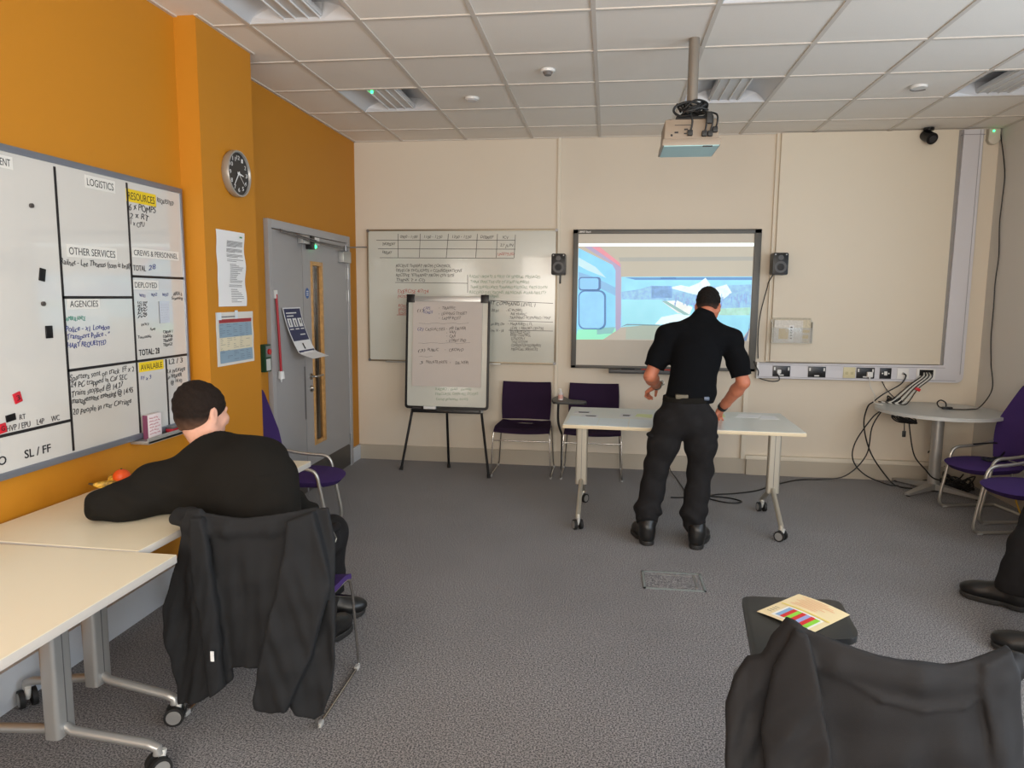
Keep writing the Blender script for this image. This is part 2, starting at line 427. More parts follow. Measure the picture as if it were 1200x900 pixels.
# ceiling: tile grid with openings where light fittings sit
GX = [.4605+.6*i for i in range(-1, 10)]; GY = [-.434-.6*j for j in range(-1, 14)]
LIGHTS = [(.4605, -1.034), (2.8605, -1.034), (4.6605, -1.034), (.4605, -2.834), (2.8605, -2.834), (4.6605, -2.834), (.4605, -4.634), (2.8605, -4.634), (4.6605, -4.634)]
b = MB(); bb = MB()
for i in range(len(GX)-1):
    for j in range(len(GY)-1):
        x0, x1 = max(GX[i], -.05), min(GX[i+1], XR); y1, y0 = min(GY[j], 0), max(GY[j+1], YF)
        if x1 <= x0 or y1 <= y0: continue
        if any(abs(GX[i]-lx) < .01 and abs(GY[j]-ly) < .01 for lx, ly in LIGHTS): continue
        b.box((x0, y0, H+.004), (x1, y1, H+.03))
ceil = struct(b.build('ceiling', tile, smooth=False))
for x in GX:
    if 0 < x < XR: bb.box((x-.012, YF, H-.002), (x+.012, 0, H+.012))
for y in GY:
    if YF < y < 0: bb.box((-.03, y-.012, H-.0015), (XR, y+.012, H+.011))
bb.box((-.02, -.02, H-.003), (XR, 0, H+.01)); bb.box((XR-.02, YF, H-.003), (XR, 0, H+.01)); bb.box((0, -2.42, H-.003), (.02, 0, H+.01))
bb.box((XN, YF, H-.003), (XN+.02, -2.985, H+.01)); bb.box((XP, -3.0, H-.003), (XP+.018, -2.40, H+.01))
bb.build('grid_bars', bar, ceil, smooth=False)

# skirtings
b = MB(); b.box((0.0, -.018, 0), (3.64, 0, .14)); b.box((3.64, -.05, 0), (XR, 0, .14)); struct(b.build('baseboard_back', skirt, smooth=False))
b = MB(); b.box((XN, YF, 0), (XN+.02, -2.985, .16)); b.box((XP, -2.99, 0), (XP+.012, -2.42, .14)); b.box((XN, -3.0, 0), (XP+.012, -2.985, .14)); b.box((0, -2.42, 0), (.012, -1.86, .14)); b.box((0, -.25, 0), (.018, -.0, .14))
struct(b.build('baseboard_left', skirtw, smooth=False))
b = MB(); b.box((XR-.018, YF, 0), (XR, -.05, .14)); struct(b.build('baseboard_right', skirt, smooth=False))

# wall strips, the false panel with its rebate, the boxed trunking
def trim(n, lo, hi, m=cream2, bev=.003):
    b = MB(); b.box(lo, hi, bev); return struct(b.build('trim_%d' % n, m))
trim(1, (1.893, -.02, .14), (1.923, 0, 2.98), cream2)
trim(2, (3.765, -.026, 1.03), (3.797, 0, 2.98), cream2)
trim(3, (3.59, -.035, .14), (3.63, 0, .93), cream2)
trim(4, (3.63, -.05, .14), (5.3, 0, .175), cream2)
b = MB(); b.box((3.797, -.055, 1.03), (5.2, 0, 2.975), .004); struct(b.build('trim_5', cream2))
b = MB()
Mf = frame((1, 0, 0), (0, 0, 1), (0, -1, 0), (0, 0, 0))
def rr(x0, z0, x1, z1, r, n=6, which=(1, 1, 1, 1)):
    out = []
    for (cx, cz, a0, w_) in ((x1-r, z0+r, -90, which[0]), (x1-r, z1-r, 0, which[1]), (x0+r, z1-r, 90, which[2]), (x0+r, z0+r, 180, which[3])):
        if not w_:
            out.append((x1 if cx > (x0+x1)/2 else x0, z0 if cz < (z0+z1)/2 else z1)); continue
        for k in range(n+1):
            t = math.radians(a0+90*k/n); out.append((cx+r*math.cos(t), cz+r*math.sin(t)))
    return out
L = [(3.69, .878)]+[(5.34+.05*math.cos(math.radians(t)), .928+.05*math.sin(math.radians(t))) for t in range(-90, 1, 15)]+[(5.39, 2.975), (5.23, 2.975), (5.23, 1.02), (3.69, 1.02)]
b.prism(L, Mf, .06, bevel=.006)
dt = struct(b.build('trim_6', trunk))
b = MB(); b.prism([(5.20, 1.02), (5.232, 1.02), (5.232, 2.975), (5.20, 2.975)], Mf, .03); b.build('side_channel', mat('trunking_side_shade', (150, 146, 142), .5), dt, smooth=False)  # darker grey puts the shade on the trunking's left side into its colour
b = MB(); b.box((3.69, -.0625, .893), (5.33, -.0595, .897)); b.box((3.69, -.0625, 1.002), (5.24, -.0595, 1.006)); b.box((5.36, -.0625, .95), (5.364, -.0595, 2.97)); b.box((5.222, -.064, 2.93), (5.398, -.0, 2.935))
b.build('cover_seam', mat('seam_grey', (150, 150, 156), .5), dt, smooth=False)
b = MB(); b.box((3.686, -.061, .876), (3.705, 0, 1.022), .003); b.build('end_cap', white, dt)

# ------------------------------------------------------------------ the door in the left wall
D0, D1, DZ = -1.83, -.25, 2.10
b = MB(); b.box((0, D0, 0), (.035, D0+.055, DZ), .003); b.box((0, D1-.055, 0), (.035, D1, DZ), .003); b.box((0, D0+.05, DZ-.06), (.035, D1-.05, DZ), .003)
door = struct(b.build('door_1', frame_paint))
b = MB(); b.box((0.001, D0+.058, .01), (.022, -1.262, DZ-.065), .002); lf = b.build('fixed_leaf', door_paint, door)
b = MB(); V0, V1, VZ0, VZ1 = -1.09, -.895, .38, 1.82
for lo, hi in (((0.001, -1.255, .01), (.024, V0, DZ-.065)), ((0.001, V1, .01), (.024, D1-.058, DZ-.065)), ((0.001, V0, .01), (.024, V1, VZ0)), ((0.001, V0, VZ1), (.024, V1, DZ-.065))): b.box(lo, hi)
rf = b.build('leaf', door_paint, door, smooth=False)
b = MB(); t = .022
for lo, hi in (((0.001, V0-t, VZ0-t), (.03, V0+.01, VZ1+t)), ((0.001, V1-.01, VZ0-t), (.03, V1+t, VZ1+t)), ((0.001, V0, VZ0-t), (.03, V1, VZ0+.01)), ((0.001, V0, VZ1-.01), (.03, V1, VZ1+t))): b.box(lo, hi, .002)
b.build('vision_frame', wood, rf)
b = MB(); b.box((.004, V0, VZ0), (.008, V1, VZ1)); b.build('vision_pane', mat('gold_reflection_glass', (92, 62, 26), .06, coat=.6), rf, smooth=False)  # golden reflection in the glass painted as a brown base colour
b = MB(); b.box((.008, -1.005, VZ0+.01), (.012, -.955, VZ1-.01)); b.build('pane_strip', mat('pane_dark', (14, 12, 10), .1), rf, smooth=False)
b = MB(); b.box((.023, -1.245, .012), (.0255, D1-.062, .21)); b.build('kick_plate', kick, rf, smooth=False)
b = MB(); b.box((.021, D0+.065, .012), (.0235, -1.27, .21)); b.build('kick_plate', kick, lf, smooth=False)
for z in (1.77, 1.57, .25):
    b = MB(); b.cyl((.034, D1-.058, z-.05), (.034, D1-.058, z+.05), .008, n=12); b.box((.022, D1-.085, z-.05), (.028, D1-.03, z+.05)); b.build('hinge', alu, door)
b = MB(); b.cyl((.024, -1.16, .93), (.032, -1.16, .93), .027); b.tube([(.03, -1.16, .93), (.07, -1.16, .93), (.075, -1.12, .93), (.075, -1.03, .93)], .009); b.build('door_handle', chrome, rf)
b = MB(); b.cyl((.024, -1.16, .83), (.034, -1.16, .83), .027); b.box((.034, -1.167, .815), (.05, -1.153, .845), .003); b.build('thumb_turn', chrome, rf)
b = MB(); b.box((.021, -1.275, .60), (.027, -1.258, 1.02)); b.build('pull_strip', alud, lf, smooth=False)
b = MB(); b.box((.024, -.52, 1.86), (.075, -.33, 1.96), .006); b.build('closer_box', alu, rf)
b = MB(); b.prism([(.035*math.cos(k*PI/12), .042*math.sin(k*PI/12)) for k in range(24)], frame((0, 1, 0), (0, 0, 1), (1, 0, 0), (.0245, -1.185, 1.59)), .0012); sg = b.build('door_sign', mat('sign_blue', (22, 84, 150), .4), rf, smooth=False)
b = MB()
for z in (1.575, 1.59, 1.605): b.box((.026, -1.205, z-.003), (.0264, -1.165, z+.003))
b.build('sign_lettering', paper, sg, smooth=False)
b = MB(); b.box((.024, -1.335, 1.965), (.065, -1.195, 2.03), .004); b.build('magnet_lock', alu, door)
b = MB(); b.box((.03, -1.20, 1.93), (.075, -1.13, 2.035), .004); mg = b.build('lock_housing', black, door)
b = MB(); b.box((.03, -1.125, 1.97), (.06, -1.0, 2.03), .004); b.build('lock_cover', white, door)
b = MB(); b.sph((.06, -1.09, 1.955), .014); b.build('green_lamp', mat('green_led', (60, 255, 140), .4, emit=3), door)
dc = thing('door_closer_arm', 'thin dark metal closer arm running across the top of the grey door', 'door closer', (.08, -1.0, 2.0))
b = MB(); b.tube([(.06, -1.70, 2.035), (.085, -1.12, 2.0)], .005, smooth=False); b.tube([(.06, -1.70, 2.02), (.085, -1.12, 1.985)], .005, smooth=False); b.tube([(.085, -1.15, 1.995), (.11, -.56, 1.985), (.14, -.10, 2.02)], .0055, smooth=False); b.tube([(.085, -1.15, 1.985), (.11, -.56, 1.97)], .005, smooth=False)
b.build('arm', alud, dc, world=True)
b = MB(); b.cyl((.11, -.56, 1.955), (.11, -.56, 2.0), .016); b.box((.05, -.56, 1.95), (.12, -.53, 1.965)); b.build('pivot', alud, dc, world=True)

# emergency release box, pull cord, poster on the fixed leaf
e = thing('emergency_release', 'green door release box with a red button beside the grey door', 'switch', (.0, -1.87, 1.05))
b = MB(); b.box((0, -1.955, 1.045), (.045, -1.865, 1.235), .004); b.build('housing', mat('dark_green_plastic', (18, 66, 44), .4), e, world=True)
b = MB(); b.box((.045, -1.945, 1.15), (.05, -1.875, 1.225), .002); pf = b.build('button_plate', mat('plate_grey', (120, 124, 120), .4), e, world=True)
b = MB(); b.cyl((.05, -1.91, 1.185), (.062, -1.91, 1.185), .02); b.build('button', mat('red_plastic', (196, 36, 44), .35), pf, world=True)
b = MB(); b.box((.045, -1.94, 1.055), (.049, -1.88, 1.135), .002); b.build('call_point', mat('callpoint', (205, 210, 205), .4), e, world=True)
e = thing('pull_cord', 'red alarm pull rod hanging down the fixed door leaf', 'pull cord', (.03, -1.72, .95))
b = MB(); b.box((.022, -1.765, 1.55), (.045, -1.735, 1.61), .003); b.build('mount', white, e, world=True)
b = MB(); b.tube([(.04, -1.75, 1.58), (.045, -1.735, 1.27), (.045, -1.72, 1.02)], .0095); b.build('cord', mat('red_cord', (168, 22, 36), .4), e, world=True)
b = MB(); b.cyl((.045, -1.72, 1.03), (.045, -1.72, .975), .02, .026, n=12); b.cyl((.045, -1.72, .975), (.045, -1.72, .95), .01, .004, n=10); b.build('toggle', white, e, world=True)

navy = mat('navy_print', (40, 46, 84), .5)
po = thing('wall_poster', 'navy and white safety poster curling off the grey door leaf', 'poster', (.024, -1.42, 1.07))
def pcurl(u, v):           # v 0 top .. 1 bottom
    bend = .0 if v < .0 else .012+.09*v*v
    tip = max(0, v-.85)*.5
    return Vector((.026+bend+tip, -1.655+.30*u+.14*v, 1.483-.40*v+tip*.3))
b = MB(); b.grid(pcurl, 6, 24); b.build('sheet', paper, po, world=True, solid=.0006)
def patch(fn, u0, u1, v0, v1, nu=4, nv=6, off=.0012, nrm=Vector((1, 0, 0)), bld=None):
    bld.grid(lambda a, c: fn(u0+(u1-u0)*a, v0+(v1-v0)*c)+nrm*off, nu, nv)
b = MB(); patch(pcurl, .04, .96, .02, .62, 4, 14, bld=b); b.build('printed_panel', navy, po, world=True, smooth=False)
b = MB(); patch(pcurl, .04, .96, .80, .87, bld=b); b.build('printed_band', navy, po, world=True, smooth=False)
for k in range(3): b = MB(); patch(pcurl, .10+.29*k, .32+.29*k, .20, .36, off=.002, bld=b); b.build('printed_picture', paper, po, world=True, smooth=False)
for (u0, u1, v0) in ((.12, .7, .09), (.12, .5, .145), (.1, .3, .39), (.4, .62, .39), (.7, .9, .39), (.55, .85, .50), (.3, .85, .83)):
    b = MB(); patch(pcurl, u0, u1, v0, v0+.02, off=.002, bld=b); b.build('printed_lettering', paper, po, world=True, smooth=False)
for q_ in ((.43, .50, .67, .78), (.18, .22, .22, .33), (.47, .52, .23, .35), (.78, .84, .22, .30)):
    b = MB(); patch(pcurl, *q_, off=.003, bld=b); b.build('printed_figure', ink, po, world=True, smooth=False)

# ------------------------------------------------------------------ clock and notices on the pier
cx = XP; cy, cz, R_ = -2.672, 2.252, .128
c = thing('wall_clock', 'round silver rimmed wall clock with a black face on the orange pier', 'clock', (cx, cy, cz))
Mc = frame((0, 1, 0), (0, 0, 1), (1, 0, 0), (cx, cy, cz))
b = MB(); N = 40
prof = [(R_*.93, .0), (R_, .012), (R_, .038), (R_*.985, .045), (R_*.92, .045), (R_*.90, .034)]
V = [[b.bm.verts.new(Mc @ Vector((r*math.cos(2*PI*k/N), r*math.sin(2*PI*k/N), z))) for k in range(N)] for r, z in prof]
for A, B in zip(V, V[1:]):
    for k in range(N): b.bm.faces.new((A[k], A[(k+1) % N], B[(k+1) % N], B[k]))
b.build('rim', alu, c, world=True)
b = MB(); b.prism([(R_*.91*math.cos(2*PI*k/N), R_*.91*math.sin(2*PI*k/N)) for k in range(N)], frame((0, 1, 0), (0, 0, 1), (1, 0, 0), (cx+.002, cy, cz)), .032); fc = b.build('face', mat('clock_face', (34, 34, 36), .35), c, world=True)
wht = mat('clock_white', (225, 225, 225), .5)
for n in range(1, 13):
    a = math.radians(90-30*n); y, z = cy+.088*math.cos(a), cz+.088*math.sin(a); wd = .009 if n < 10 else .017
    text('numeral', str(n), (cx+.035, y-wd, z-.011), (cx+.035, y+wd, z-.011), .022, (1, 0, 0), wht, fc)
for nm, ang, ln, wdt in (('hour_hand', -8, .05, .006), ('minute_hand', 232, .085, .004), ('second_hand', -42, .09, .0015)):
    a = math.radians(ang); d = Vector((0, math.cos(a), math.sin(a))); p = Vector((0, -d.z, d.y)); o = Vector((cx+.038, cy, cz))
    b = MB(); b.poly([o-d*.015-p*wdt, o+d*ln-p*wdt*.5, o+d*ln+p*wdt*.5, o-d*.015+p*wdt]); b.build(nm, wht, c, world=True, solid=.001, smooth=False)
def sheet(name, label, cat, y0, y1, z0, z1, X, wav=.0, m=paper, skew=0.):
    t = thing(name, label, cat, (X, (y0+y1)/2, z0))
    fn = lambda u, v: Vector((X+.002+wav*(1+math.sin(v*13+u*2))*(u*.8+.2), y0+(y1-y0)*u+wav*.8*math.sin(v*17), z1-(z1-z0)*v+skew*u))
    b = MB(); b.grid(fn, 6, 24); b.build('sheet', m, t, world=True, solid=.0005)
    return t, fn
t, fn = sheet('wall_notice', 'long white printed notice, slightly crinkled, under the clock', 'notice', -2.878, -2.58, 1.51, 1.93, XP, .0035)
b = MB(); v = .13
for blk, (n, u0, sp) in enumerate(((6, .34, .014), (4, .34, .014), (3, .34, .016), (2, .34, .022), (13, .42, .02), (2, .38, .02), (8, .44, .024))):
    for k in range(n):
        patch(fn, u0, .62+.3*random.random() if k == n-1 or blk > 3 else .92, v, v+.006, 3, 1, off=.0015, bld=b); v += sp
    v += .018
b.build('printed_lines', inkg, t, world=True, smooth=False)
b = MB(); patch(fn, .8, .9, .055, .075, 1, 1, off=.0015, bld=b); b.build('emblem', mat('green_print', (60, 140, 90), .6), t, world=True, smooth=False)
t, fn = sheet('wall_chart', 'laminated blue and cream table chart with a red heading bar on the pier', 'notice', -2.915, -2.505, 1.18, 1.478, XP, .001, mat('laminated_sheet', (215, 212, 205), .2, coat=.5))
b = MB(); patch(fn, .07, .95, .13, .20, bld=b); b.build('heading_bar', mat('deep_red_print', (150, 36, 44), .4), t, world=True, smooth=False)
b = MB(); patch(fn, .07, .95, .205, .47, bld=b); patch(fn, .07, .95, .72, .95, bld=b); b.build('blue_rows', mat('pale_blue_print', (132, 156, 174), .4), t, world=True, smooth=False)
b = MB(); patch(fn, .07, .95, .475, .715, bld=b); b.build('cream_rows', mat('cream_print', (214, 204, 176), .4), t, world=True, smooth=False)
b = MB()
for r in range(19):
    for cc in range(5):
        if random.random() < .75: patch(fn, .09+.17*cc, .09+.17*cc+.04+.09*random.random(), .23+.037*r, .236+.037*r, 1, 1, off=.002, bld=b)
patch(fn, .1, .5, .075, .095, 1, 1, bld=b)
b.build('printed_lines', mat('grey_blue_print', (84, 92, 106), .5), t, world=True, smooth=False)
b = MB(); patch(fn, .02, .13, .0, .14, 1, 1, off=.003, bld=b); patch(fn, .48, .56, -.03, .13, 1, 1, off=.003, bld=b); b.build('sticky_tape', mat('clear_tape', (214, 226, 236), .1, coat=1), t, world=True, smooth=False)

# ------------------------------------------------------------------ command whiteboard on the left wall
XB = XN+.02
LB = lambda u, v, dx=0.: atX(u, v, XB+dx)
wb = thing('command_whiteboard', 'large whiteboard divided by black tape on the orange wall, covered in headings and notes', 'whiteboard', (XN, -3.9, .9))
Y0, Y1, Z0, Z1 = -5.45, -3.03, .905, 2.10
b = MB(); b.box((XN, Y0, Z0), (XB-.001, Y1, Z1)); b.build('panel', wboard, wb, world=True, smooth=False)
b = MB(); t = .02
for lo, hi in (((XN, Y0-t, Z1-.006), (XB+.008, Y1+t*.4, Z1+t)), ((XN, Y0-t, Z0-t), (XB+.012, Y1+t*.4, Z0+.006)), ((XN, Y0-t, Z0), (XB+.006, Y0, Z1)), ((XN, Y1-.004, Z0), (XB+.006, Y1+t*.5, Z1))): b.box(lo, hi, .003)
b.build('board_frame', mat('blue_grey_aluminium', (128, 134, 146), .35, .5), wb, world=True)
b = MB(); b.box((XN, -3.50, .865), (XB+.075, -3.06, .882), .004); b.box((XB+.068, -3.50, .865), (XB+.075, -3.06, .895), .002); b.build('pen_tray', alu, wb, world=True)
for (u0, v0, u1, v1) in ((63, 195, 87, 528), (148, 214, 165, 507), (73, 348, 155, 349), (79, 434, 160, 424), (0, 511, 83, 493), (154, 323, 216, 327), (160, 424, 219, 415), (193, 421, 200, 500)):
    p, q = LB(u0, v0), LB(u1, v1); w_ = .006
    if abs(u1-u0) > 40:
        if u0 == 0: p.y = Y0
        z = (p.z+q.z)/2; lo, hi = (XB-.001, p.y, z-w_), (XB+.0008, q.y, z+w_)
    else: y = (p.y+q.y)/2; lo, hi = (XB-.001, y-w_, min(p.z, q.z)), (XB+.0008, y+w_, max(p.z, q.z))
    b = MB(); b.box(lo, hi); b.build('tape_line', tape, wb, world=True, smooth=False)
label_m = mat('label_white', (222, 220, 214), .35)
def btext(s, u0, v0, u1, v1, hp, m=ink, name='handwriting', wob=0., bold=0., card=None, pl=LB, nrm=(1, 0, 0), par=None, straight=True):
    """baseline from pixel (u0,v0) to (u1,v1), capitals hp pixels tall"""
    p, q = pl(u0, v0), pl(u1, v1); h = (pl(u0, v0-hp)-p).length
    if straight: q.z = p.z
    if card is not None:
        b = MB(); r = (q-p).normalized(); L_ = (q-p).length; N_ = Vector(nrm); U = N_.cross(r)
        b.prism([(-.012, -h*.35), (L_+.012, -h*.35), (L_+.012, h*1.4), (-.012, h*1.4)], frame(r, U, N_, p-N_*.0004), .001)
        cobj = b.build('heading_card', card, par or wb, world=True, smooth=False); pp = cobj
    else: pp = par or wb
    return text(name, s, p, q, h, nrm, m, pp, wob, bold)
btext('ENT', 0, 193, 12, 195, 8.5, name='heading', card=label_m)
btext('LOGISTICS', 102, 217, 133, 223, 8.5, name='heading', card=label_m)
btext('RESOURCES', 150, 233, 181, 237, 8.5, name='heading', card=yellow)
btext('REQUESTED', 184, 237, 203, 238, 5, wob=1)
btext('6 x POMPS', 151, 245, 182, 247, 8, wob=1); btext('2 x RT', 152, 255, 174, 257, 7, wob=1); btext('1 x CPU', 153, 264, 169, 266, 6, inkg, wob=1)
btext('OTHER SERVICES', 81, 298, 135, 302, 8.5, name='heading', card=label_m)
btext('Railnet - Lee Thomas (tom is brill)', 71, 310, 152, 312, 7, wob=1)
btext('CREWS & PERSONNEL', 157, 299, 208, 304, 6.5, name='heading', card=label_m)
btext('TOTAL', 156, 317, 171, 317, 6.5, inkg, name='heading'); btext('28', 174, 316, 182, 316, 6, blue_ink, wob=1)
btext('DEPLOYED', 158, 337, 184, 338, 6.5, name='heading', card=label_m)
btext('AGENCIES', 82, 360, 115, 360, 7.5, name='heading', card=label_m)
btext('AMBULANCE', 77, 376, 100, 375, 5, teal_ink, wob=1)
btext('Police - x1 London', 77, 389, 128, 385, 6.5, blue_ink, wob=1, bold=.01); btext('Transport Police - "', 78, 398, 128, 394, 6.5, blue_ink, wob=1, bold=.01)
btext('HART REQUESTED', 79, 408, 124, 403, 6, blue_ink, wob=1, bold=.01)
for k, (s, v0, v1) in enumerate((('Sparters sent on track  FF x 2', 446, 436), ('24 PC trapped in Car SEC', 455, 447), ('Trains stopped @ 14.27', 465, 456), ('management meeting @ 14.45', 474, 466), ('20 People in rear Carriage', 487, 476))):
    btext(s, 82+k*.8, v0, (157, 149, 144, 156, 154)[k], v1, 7, ink, wob=1, bold=.012 if k == 3 else .0)
btext('AVAILABLE', 165, 434, 190, 431, 6.5, name='heading', card=yellow); btext('FF x 3', 165, 446, 177, 445, 4.5, blue_ink, wob=1)
btext('TOTAL: 28', 163, 417, 187, 413, 7, name='heading', bold=.01)
btext('L2 / 3', 198, 427, 214, 425, 6, name='heading'); btext('LA WEAVER', 196, 438, 217, 435, 4.5, wob=1)
btext('in WEAVER', 197, 444, 213, 442, 4.5, wob=1, bold=.0); btext('@ 14.43', 200, 450, 213, 448, 4.5, wob=1)
btext('HVP / EPU    L4P     WC', 8, 506, 70, 494, 7, inkg, name='heading'); btext('RT', 23, 492, 30, 490, 6, inkg, name='heading')
btext('O      SL / FF', -2, 546, 60, 533, 10, name='heading', bold=.01)
for (u, v, s) in ((163, 348, 'WX1'), (177, 347, 'WX2'), (190, 347, 'WX3')): btext(s, u, v, u+7, v, 3.5, blue_ink, wob=1)
btext('AREA 6', 203, 346, 213, 346, 4, wob=1); btext('Scanning', 201, 351, 214, 351, 3.5, wob=1)
for k in range(6): btext(random.choice(['LG TM', 'AC RB', 'SD PL', 'JW']), 161, 356+k*3.2, 172, 356+k*3.2, 2.6, wob=1, bold=.02)
b = MB(); p, q = LB(186, 353), LB(199, 378); b.box((XB, p.y, q.z), (XB+.001, q.y, p.z)); pp = b.build('log_sheet', mat('log_sheet', (196, 204, 216), .5), wb, world=True, smooth=False)
for k in range(7): btext('_______', 188, 357+k*3, 198, 357+k*3, 2, inkg, name='ruled_line', par=wb)
b = MB(); p, q = LB(186, 353), LB(187.2, 379); b.box((XB, p.y, q.z), (XB+.0015, q.y, p.z)); b.build('sheet_edge', tape, wb, world=True, smooth=False)
for k, s in enumerate(('CREW 1', 'LONDON', 'TRANSP', 'TRIAGE')): btext(s, 191, 391+k*5, 202, 391+k*5, 3.5, wob=1, bold=.01)
btext('Turntable', 161, 397, 177, 395, 3.5, wob=1); btext('WX3', 165, 382, 174, 382, 3, wob=1); btext('Pump', 176, 387, 182, 386, 3, wob=1)
def magnet(u, v, wd, hd, m, label, rot=0., s=None):
    p = LB(u, v); t = thing('magnet', label, 'magnet', (XB, p.y, p.z)); t.rotation_euler = (rot, 0, 0)
    b = MB(); b.box((0, -wd/2, -hd/2), (.005, wd/2, hd/2), .001); b.build('tile', m, t)
    if s: text('marking', s, (.0052, -wd*.22, -hd*.25), (.0052, wd*.22, -hd*.25), hd*.5, (1, 0, 0), ink, t, world=False)
    return t
redm = mat('red_magnet', (196, 30, 48), .4)
magnet(49, 322, .028, .05, black, 'black magnet tilted, highest of the three black tiles on the command board', -.2)
magnet(57, 389, .034, .05, black, 'black upright magnet above the bottom tape line near the AGENCIES box')
magnet(12, 489.5, .042, .026, black, 'flat black magnet left of the RT label on the command board', .1)
magnet(20, 466, .034, .04, redm, 'red magnet marked 3 on the command board', .25, '3')
magnet(2, 502, .034, .036, redm, 'red magnet marked G beside the HVP label', .1, 'G')
for (u, v, lb) in ((36, 241, 'small round grey magnet under the ENT heading'), (50, 356, 'small round grey magnet between the two upright black tiles')):
    p = LB(u, v); b = MB(); b.cyl((XB, p.y, p.z), (XB+.008, p.y, p.z), .009, n=16); tag(centre(b.build('round_magnet', mat('pewter', (96, 92, 90), .35, .7))), lb, 'magnet')
# things standing in the pen tray
TZ = .882
p = LB(179, 500, .03); q = thing('note_card', 'white card with pink handwriting standing in the whiteboard tray', 'note card', (XB+.03, p.y, TZ))
b = MB(); b.box((-.012, -.052, .0), (.012, .052, .115), .001); b.build('block', mat('note_paper', (224, 214, 216), .7), q)
b = MB(); b.box((-.013, -.055, 0), (.011, -.052, .115)); b.build('cover', mat('plum_card', (110, 50, 80), .6), q, smooth=False)
for k in range(6): text('handwriting', random.choice(['must not be', 'use pens only', 'clean board', 'ask first']), (.0122, -.042, .095-k*.015), (.0122, .025+.015*(k % 2), .095-k*.015), .008, (1, 0, 0), mat('pink_ink', (196, 120, 130), .6), q, wob=1, world=False)
q = thing('board_eraser', 'red whiteboard eraser lying in the tray beside the note card', 'eraser', (XB+.035, -3.235, TZ))
b = MB(); b.box((-.02, -.04, 0), (.02, .04, .018), .003); b.build('handle', mat('eraser_red', (170, 30, 44), .5), q); b = MB(); b.box((-.02, -.04, .018), (.02, .04, .026), .002); b.build('felt', alud, q)
q = thing('pen_pot', 'small clear pen pot holding a red pen at the end of the tray', 'pen pot', (XB+.035, -3.13, TZ))
b = MB(); b.box((-.022, -.035, 0), (.022, .035, .085), .003); b.build('pot', mat('frosted_plastic', (196, 202, 210), .3), q)
b = MB(); b.tube([(0, 0, .086), (.0, .008, .12)], .005, smooth=False); b.build('pen', redm, q)
# ================================================================== CEILING FITTINGS
diffuser = mat('light_diffuser', (206, 206, 206), .5)
reflm = mat('light_reflector', (200, 202, 206), .35, .1)
def light_fitting(label):
    t = thing('ceiling_light', label, 'ceiling light', group='recessed ceiling lights')
    s = .576; hh = .095; b = MB()          # local origin: corner, x right, y away(-), z up
    b.box((.012, -.588, hh), (.588, -.012, hh+.01))
    for lo, hi in (((.008, -.592, .0), (.016, -.008, hh)), ((.584, -.592, .0), (.592, -.008, hh)), ((.008, -.592, .0), (.592, -.584, hh)), ((.008, -.016, .0), (.592, -.008, hh))): b.box(lo, hi)
    b.build('housing', reflm, t, smooth=False)
    for sd in (0, 1):
        b = MB(); fn = lambda u, v: Vector(((.016+.175*u) if not sd else (.584-.175*u), -.584+.568*v, .004+.085*math.sin(u*PI/2)**.8 if u > 0 else .004)); b.grid(fn, 10, 1); b.build('side_reflector', reflm, t)
        for y in (-.584, -.016):
            b = MB()
            pts = [(.016+.175*k/8 if not sd else .584-.175*k/8, y+(.03 if y < -.3 else -.03)*math.sin(k/8*PI), .005+.085*math.sin(k/8*PI/2)**.8) for k in range(9)]
            b.poly([Vector(p) for p in pts]+[Vector((pts[-1][0], y, .005))])
            b.build('end_reflector', reflm, t, smooth=False)
    b = MB(); b.box((.19, -.584, .02), (.41, -.016, .05), .004); b.build('lamp_basket', diffuser, t)
    b = MB()
    for x in (.20, .262, .332, .394): b.box((x, -.584, .012), (x+.006, -.016, .022))
    b.build('basket_ribs', white, t, smooth=False)
    return t
lab = ['recessed square ceiling light with a green lamp above the door', 'recessed ceiling light just behind the projector pole', 'recessed ceiling light nearest the black wall camera',
       'large recessed ceiling light at the top edge above the pier', 'recessed ceiling light at the top edge, nearer than the projector pole']
f0 = None
for i, (x, y) in enumerate(LIGHTS[:5]+[LIGHTS[5]]):
    o = light_fitting('x') if f0 is None else copy_tree(f0)
    if f0 is None: f0 = o
    o.location = (x, y, H); o['label'] = (lab+['recessed ceiling light at the right, nearer than the one by the wall camera'])[i]
b = MB(); b.sph((.23, -.50, .010), .011); b.build('green_lamp', MATS['green_led'], f0)
def disc(name, label, u, v, r):
    p = atZ(u, v, H); t = thing(name, label, 'ceiling sensor', (p.x, p.y, H-.02))
    b = MB(); b.cyl((0, 0, .006), (0, 0, .022), r, r*1.05, n=28); b.build('base_ring', white, t)
    return t
t = disc('ceiling_sensor', 'small round white ceiling disc between the door light and the projector', 553, 115, .05)
b = MB(); b.cyl((0, 0, 0), (0, 0, .007), .036, .042, n=24); b.build('cover', reflm, t)
t = disc('smoke_detector', 'small round ceiling detector with a dark grille left of the projector pole', 642, 82, .045)
b = MB(); b.cyl((0, 0, -.012), (0, 0, .007), .022, .032, n=20); b.build('sensor_grille', mat('mid_grey', (110, 106, 104), .5), t)
t = disc('ceiling_sensor', 'flush round ceiling disc at the right, with a dark crescent gap', 1077, 101, .05)
b = MB(); b.prism([(.054*math.cos(math.radians(a)), .054*math.sin(math.radians(a))) for a in range(20, 170, 10)]+[(.048*math.cos(math.radians(a)), .046*math.sin(math.radians(a))) for a in range(160, 10, -10)], Matrix.Translation((0, 0, .0)), .006); b.build('gap_shadow_ring', mat('mid_grey', (110, 106, 104), .5), t, smooth=False)

